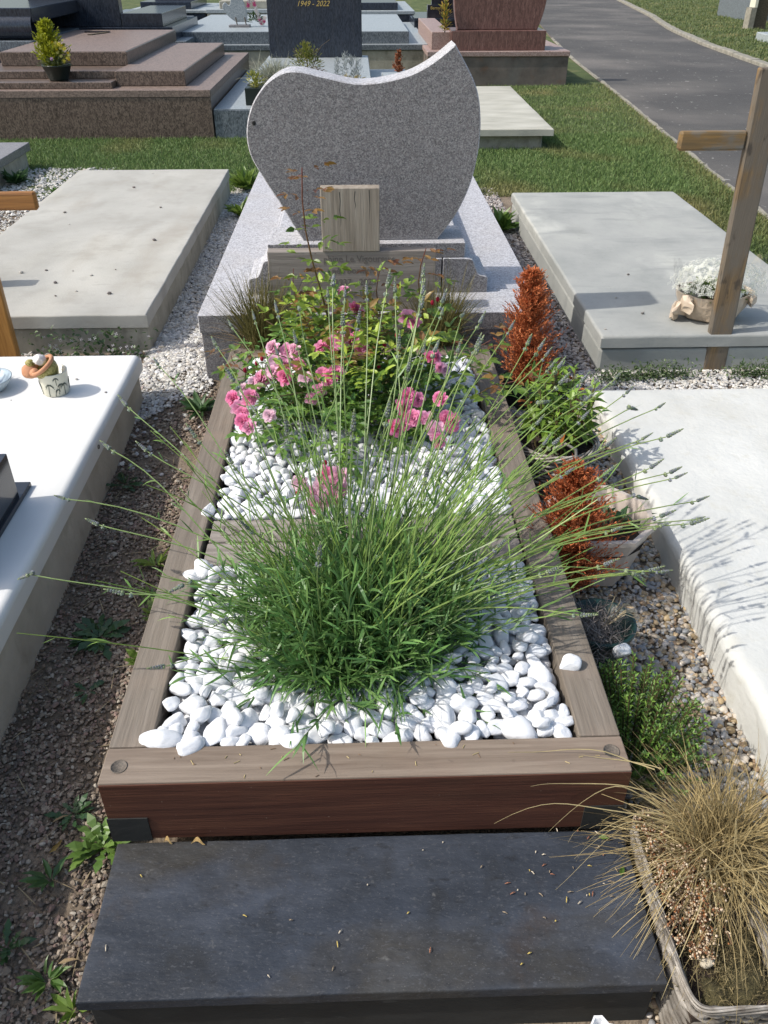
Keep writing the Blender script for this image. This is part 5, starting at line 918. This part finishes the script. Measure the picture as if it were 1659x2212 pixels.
# leafy plant in round wicker basket
BX, BY = 1.135, 1.34
wb_ = thing('round_wicker_basket', 'round grey wicker basket holding the green leafy plant', 'basket', (BX, BY, -.2))
def weave(cx, cy, z0, z1, rfun, n, per, r, root, nm='woven_wall', sq=None, ph=24):
    a = Acc()
    for k in range(n):
        z = z0+(z1-z0)*k/(n-1); th = np.linspace(0, 2*math.pi, 97); R_ = rfun(th, z)+.0045*np.sin(th*ph/2+math.pi*(k % 2)); c = .45+.9*random.random(); tube1(a, np.stack([cx+R_*np.cos(th), cy+R_*np.sin(th), np.full(97, z)+.001*np.sin(th*5+k)], -1), r, (c, c*.97, c*.92), 6)
    o = obj(nm, a, 'wicker', root, True); b = Acc()
    for k in range(ph//2):
        t_ = 2*math.pi*k/(ph//2); tube1(b, [(cx+rfun(t_, z)*math.cos(t_), cy+rfun(t_, z)*math.sin(t_), z) for z in np.linspace(z0, z1+.01, 5)], .004, (.8, .78, .75), 5)
    obj('stakes', b, 'wicker', root, True); return o
weave(BX, BY, -.215, -.05, lambda th, z: .105+.022*(z+.21)/.17+th*0, 17, 0, .0052, wb_)
a = Acc()
for k in range(6):
    th = np.linspace(0, 2*math.pi, 145); R_ = .130+.008*np.cos(th*4+k*1.05); c = random.uniform(.7, 1.4); tube1(a, np.stack([BX+R_*np.cos(th), BY+R_*np.sin(th), -.042+.010*np.sin(th*4+k*1.05)], -1), .0034, (c, c*.98, c*.95), 6)
obj('braided_rim', a, 'wicker', wb_, True)
a = Acc(); tube1(a, [(BX-.04, BY-.13, -.05), (BX-.035, BY-.12, -.005), (BX, BY-.118, .01), (BX+.035, BY-.12, -.01), (BX+.04, BY-.13, -.055)], .005, (1, 1, 1)); obj('handle', a, 'wicker', wb_, True)
a = Acc(); lathe(a, [(0, -.06), (.12, -.065)], BX, BY, 0, 24); obj('soil', a, 'pot_soil', wb_)
lp_ = thing('leafy_green_plant', 'bushy plant with pointed bright green leaves growing in the round basket', 'plant', (BX, BY, -.06))
a = Acc(); sa = Acc(); rg = np.random.default_rng(83)
LB = (np.array([(0, 0, 0), (-.28, .28, .05), (0, .32, -.02), (.28, .28, .05), (-.3, .6, .04), (0, .62, -.05), (.3, .6, .04), (0, 1.05, -.22)], float), leafT)
for k in range(38):
    th = rg.uniform(0, 2*math.pi); r = .115*math.sqrt(rg.random()); b = np.array([BX+r*.6*math.cos(th), BY+r*.7*math.sin(th), -.06]); T = np.array([BX+.005+r*1.0*math.cos(th), BY+.06+r*1.25*math.sin(th), .02+.17*rg.uniform(.45, 1)*(1-.8*(r/.2)**2)]); P = b+(T-b)*np.linspace(0, 1, 5)[:, None]; tube1(sa, P, .002, (.14, .12, .05), 5)
    for q in range(13):
        s = .25+.75*q/12; p = b+(T-b)*s; t2 = q*2.4+k; lift = -.05+.95*max(0, (q-7)/5.)+rg.normal(0, .1); L = rg.uniform(.040, .056)*(1 if q < 10 else .75); c = cols(1, (.10, .19, .025), (.22, .33, .05), rg)*(1.15 if q > 9 else .9)
        if rg.random() < .05: c = np.array([[.35, .12, .03]])
        leaf_inst(a, p[None], np.array([[math.cos(t2), math.sin(t2), lift]]), np.array([L]), np.array([L*.62]), c, rg, LB)
obj('leaves', a, 'leaf', lp_, False, 'stuff'); obj('stems', sa, 'leaf', lp_)
# beige polygonal pot
bp2 = thing('beige_polygon_pot', 'beige plastic eight-sided pot holding soil and a few green leaves', 'pot', (1.20, .905, -.22))
a = Acc(); lathe(a, [(0, .0), (.10, .0), (.115, .05), (.145, .172), (.157, .176), (.157, .190), (.143, .191), (.136, .175), (.10, .05)], 1.172, .905, -.225, 8, ph=math.pi/8); obj('pot_wall', a, 'beige', bp2); a = Acc(); lathe(a, [(0, .135), (.135, .13)], 1.172, .905, -.225, 16); obj('soil', a, 'pot_soil', bp2)
n = 26; D = dirs(n, .1, .8, rg); a = Acc(); leaf_inst(a, np.array([1.235, .93, -.075])+rg.normal(0, .03, (n, 3))*np.array([1, 1, .2]), D, rg.uniform(.025, .05, n), rg.uniform(.015, .028, n), cols(n, (.03, .09, .03), (.08, .16, .05), rg)); obj('green_leaves', a, 'leaf', bp2)
# dark green pot with curled grey dead plant
gp = thing('dark_green_pot', 'round dark green plastic pot with tangled grey dead grass', 'pot', (1.085, .52, -.24))
a = Acc(); lathe(a, [(0, 0), (.06, 0), (.082, .125), (.088, .13), (.088, .142), (.080, .142), (.074, .11), (0, .10)], 1.085, .52, -.235, 30); obj('pot_wall', a, 'green_pl', gp, True)
a = Acc(); n = 620; b = np.array([1.065, .50, -.12])+rg.normal(0, .032, (n, 3))*np.array([1, 1.3, .6]); D = dirs(n, -.2, 1.4, rg); t = np.linspace(0, 1, 9)[None, :, None]; L = rg.uniform(.03, .07, n)[:, None, None]; c1 = rg.uniform(3, 9, (n, 1, 1)); sdv = unit(rg.normal(0, 1, (n, 3)))[:, None]
P = b[:, None]+D[:, None]*L*t+sdv*.011*np.sin(c1*t)+np.cross(D, sdv[:, 0])[:, None]*.011*(np.cos(c1*t)-1); ribbons(a, P, np.full((n, 9), .0008), unit(rg.normal(0, 1, (n, 3))), cols(n, (.13, .11, .10), (.32, .29, .27), rg)); obj('tangled_dead_grass', a, 'dry', gp, False, 'stuff')
a = Acc(); 
for k in range(9): th = rg.uniform(-.6, 1.2); tube1(a, [(1.09, .52, -.12), (1.09+.05*math.cos(th), .52+.05*math.sin(th), -.06+.02*rg.random()), (1.09+.085*math.cos(th+.3), .52+.085*math.sin(th+.3), -.075)], .0013, (.45, .38, .25), 4)
obj('dry_twigs', a, 'dry', gp)
# hebe
hb = thing('small_leaved_shrub', 'dark green small-leaved shrub beside the front right of the frame', 'shrub', (1.10, .20, -.26))
a = Acc(); sa = Acc()
for k in range(150):
    th = rg.uniform(0, 2*math.pi); r = .13*math.sqrt(rg.random()); b = np.array([1.10+r*.35*math.cos(th), .20+r*.5*math.sin(th), -.24]); T = np.array([1.108+r*.95*math.cos(th), .20+r*1.45*math.sin(th), -.14+.15*rg.uniform(.3, 1)*(1-(r/.17)**2)+.01]); P = b+(T-b)*np.linspace(0, 1, 4)[:, None]; tube1(sa, P, .0014, (.10, .08, .04), 4)
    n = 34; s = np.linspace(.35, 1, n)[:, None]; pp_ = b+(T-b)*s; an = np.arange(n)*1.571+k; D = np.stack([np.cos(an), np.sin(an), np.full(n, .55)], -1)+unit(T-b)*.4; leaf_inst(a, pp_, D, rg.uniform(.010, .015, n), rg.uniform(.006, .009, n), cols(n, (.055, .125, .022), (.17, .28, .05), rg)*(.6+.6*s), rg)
obj('leaves', a, 'leaf', hb, False, 'stuff'); obj('twigs', sa, 'leaf', hb)
a = Acc(); a.add(variants[2][0]*np.array([.022, .016, .02])+np.array([1.113, .42, -.10]), variants[2][1]); tag(obj('white_stone', a, 'marble', None, True), 'white marble stone lying behind the small-leaved shrub', 'stone')
# straw coloured sedge in rectangular basket
kb = thing('rectangular_wicker_basket', 'long grey wicker trough at the lower right holding dried plants', 'basket', (1.10, -.19, -.29))
def rrect(th, a_, b_, c=.03): 
    return 1/np.maximum(np.abs(np.cos(th))/a_, np.abs(np.sin(th))/b_)
def wob2(th, z, k): 
    R_ = (np.abs(np.cos(th)/.084)**8+np.abs(np.sin(th)/.185)**8)**(-1/8.); return R_*(.96+.04*(z+.28)/.2)
a = Acc()
for k in range(16):
    z = -.31+.165*k/15; th = np.linspace(0, 2*math.pi, 161); R_ = wob2(th, z, k)+.004*np.sin(th*20+math.pi*(k % 2)); c = .3+.6*random.random(); tube1(a, np.stack([1.106+R_*np.cos(th), -.180+R_*np.sin(th), np.full(161, z)+.003*np.sin(th*3+k)], -1), .0050, (c, c*.97, c*.93), 6)
obj('woven_wall', a, 'wicker', kb, True); a = Acc()
for k in range(7):
    th = np.linspace(0, 2*math.pi, 221); R_ = wob2(th, -.07, k)+.0045*np.cos(th*3+k*.9); c = random.uniform(.35, 1.1); tube1(a, np.stack([1.106+R_*np.cos(th), -.180+R_*np.sin(th), -.140+.007*np.sin(th*3+k*.9)], -1), .0021, (c, c*.98, c*.95), 6)
obj('braided_rim', a, 'wicker', kb, True)
a = slab(1.03, 1.18, -.36, .0, -.3, -.165, r=.02, n=60, amp=.03, edgeamp=0, seed=4, freq=22); obj('soil', a, 'pot_soil', kb, True)
ms = Acc(); 
for (x, y, s) in ((1.13, -.31, .045), (1.155, -.25, .03), (1.08, -.33, .028)): V, F = stone_shape(2, .2, int(x*100)); ms.add(V*np.array([s, s, s*.4])+np.array([x, y, -.165]), F)
obj('moss', ms, 'moss', kb, True)
n = 2600; P = np.array([1.11, -.28, -.158])+rg.normal(0, 1, (n, 3))*np.array([.035, .04, .008]); D = dirs(n, .1, 1.5, rg); a = Acc(); Q = arcs(P, D, rg.uniform(.008, .02, n), np.zeros(n)+.3, 3); ribbons(a, Q, np.repeat(np.array([.0007, .0006, .0002])[None], n, 0), unit(np.cross(D, rg.normal(0, 1, (n, 3)))), cols(n, (.09, .075, .035), (.24, .19, .09), rg)); obj('moss_strands', a, 'dry', kb, False, 'stuff')
hd = thing('dried_heather', 'dried brown heather with cream seed heads spilling over the basket edge', 'plant', (1.07, -.16, -.1))
a = Acc(); sa = Acc()
for k in range(85):
    b = np.array([1.078+rg.normal(0, .022), -.15+rg.normal(0, .055), -.165]); T = b+np.array([rg.normal(-.012, .025), rg.normal(-.012, .04), rg.uniform(.05, .13)]); P = arcs(b[None], unit((T-b)[None]), np.array([np.linalg.norm(T-b)]), np.array([.3]), 7)[0]; tube1(sa, P, .0011, (.16, .09, .05), 4)
    n = 34; i = rg.integers(1, 7, n); pp_ = P[i]+rg.normal(0, .0045, (n, 3)); V, F = ICO[0]; s = rg.uniform(.0012, .0025, n); C = cols(n, (.45, .33, .20), (.66, .54, .40), rg); br = rg.random(n) < .35; C[br] = cols(int(br.sum()), (.14, .06, .03), (.34, .14, .05), rg); inst(a, (V, F), rand_rot(n, 1, rg)*s[:, None, None], pp_, C)
obj('seed_heads', a, 'dry', hd, False, 'stuff'); obj('stalks', sa, 'dry', hd)
a = Acc(); V, F = stone_shape(2, .15, 12, 1, 3); a.add(V*np.array([.014, .01, .009])+np.array([1.075, -.285, -.145]), F, np.array((.5, .44, .33))); tag(obj('cream_stone', a, 'stone', None, True), 'cream coloured stone lying on the soil of the wicker trough', 'stone')
gr = thing('straw_sedge', 'large tuft of arching straw-coloured dead sedge spilling over the frame corner', 'ornamental grass', (1.15, -.03, -.15))
rg = np.random.default_rng(91); a = Acc(); b0 = (1.165, -.085, -.155)
tuft(a, b0, 1150, .34, 1.15, (.17, .125, .05), (.40, .31, .15), rg, w=.0009, droop=.75, rad=.03, s=9, lo=.35, hi=1.5, wig=.012)
n = 240; az = rg.uniform(2.6, 6.6, n); el_ = rg.uniform(.45, 1.2, n); D = np.stack([np.cos(az)*np.cos(el_), np.sin(az)*np.cos(el_), np.sin(el_)], -1); b = np.array(b0)+rg.normal(0, .02, (n, 3))*np.array([1, 1, .1]); P = arcs(b, D, rg.uniform(.18, .36, n), rg.uniform(.4, .9, n), 14, .045, rg); ribbons(a, P, np.repeat((.0010*(1-np.linspace(0, 1, 14)**2)+.0002)[None], n, 0), unit(np.cross(D, rg.normal(0, .5, (n, 3))+np.array([0, 0, 1.]))), cols(n, (.24, .18, .08), (.46, .38, .20), rg))
for k, (x1, y1, z1, x2, y2, z2) in enumerate(((1.0, .03, .04, .80, -.02, -.03), (.98, -.02, .03, .74, -.03, -.12), (1.0, .02, .05, .86, -.04, -.10), (1.02, -.05, .0, .90, -.08, -.14), (1.0, .06, .06, .78, .05, .01), (.99, .0, .02, .88, -.10, -.16), (1.03, .05, .07, .90, .03, .0), (1.0, -.05, -.02, .93, -.16, -.165))):
    t = np.linspace(0, 1, 18)[:, None]; A0 = np.array(b0); A1 = np.array((x1, y1, z1)); A2 = np.array((x2, y2, z2)); P_ = (1-t)**2*A0+2*t*(1-t)*A1+t*t*A2+np.array([.012, .004, .02])*np.sin(t*(7+k % 3)+k)*t; P_[:, 2] = np.maximum(P_[:, 2], np.where(P_[:, 1] > -.004, .002, -.168)); ribbons(a, P_[None], (.0010*(1-t[:, 0]**2)+.0003)[None], unit(np.array([[.2, .6, 1.]])), np.array([.40, .33, .17]))
obj('blades', a, 'dry', gr, False, 'stuff')
# white torn plastic tub at the very bottom
wt = thing('torn_white_tub', 'torn white plastic plant tub peeping up at the bottom edge', 'tub', (.88, -.36, -.28))
a = Acc(); lathe(a, [(0, .0), (.026, .0), (.034, .060), (.037, .066), (.033, .066), (.024, .01)], .885, -.375, -.275, 18, wob=lambda t, z: .12*math.sin(5*t)+.06*math.sin(11*t) if z > .04 else 0); obj('tub_wall', a, 'white_pl', wt)
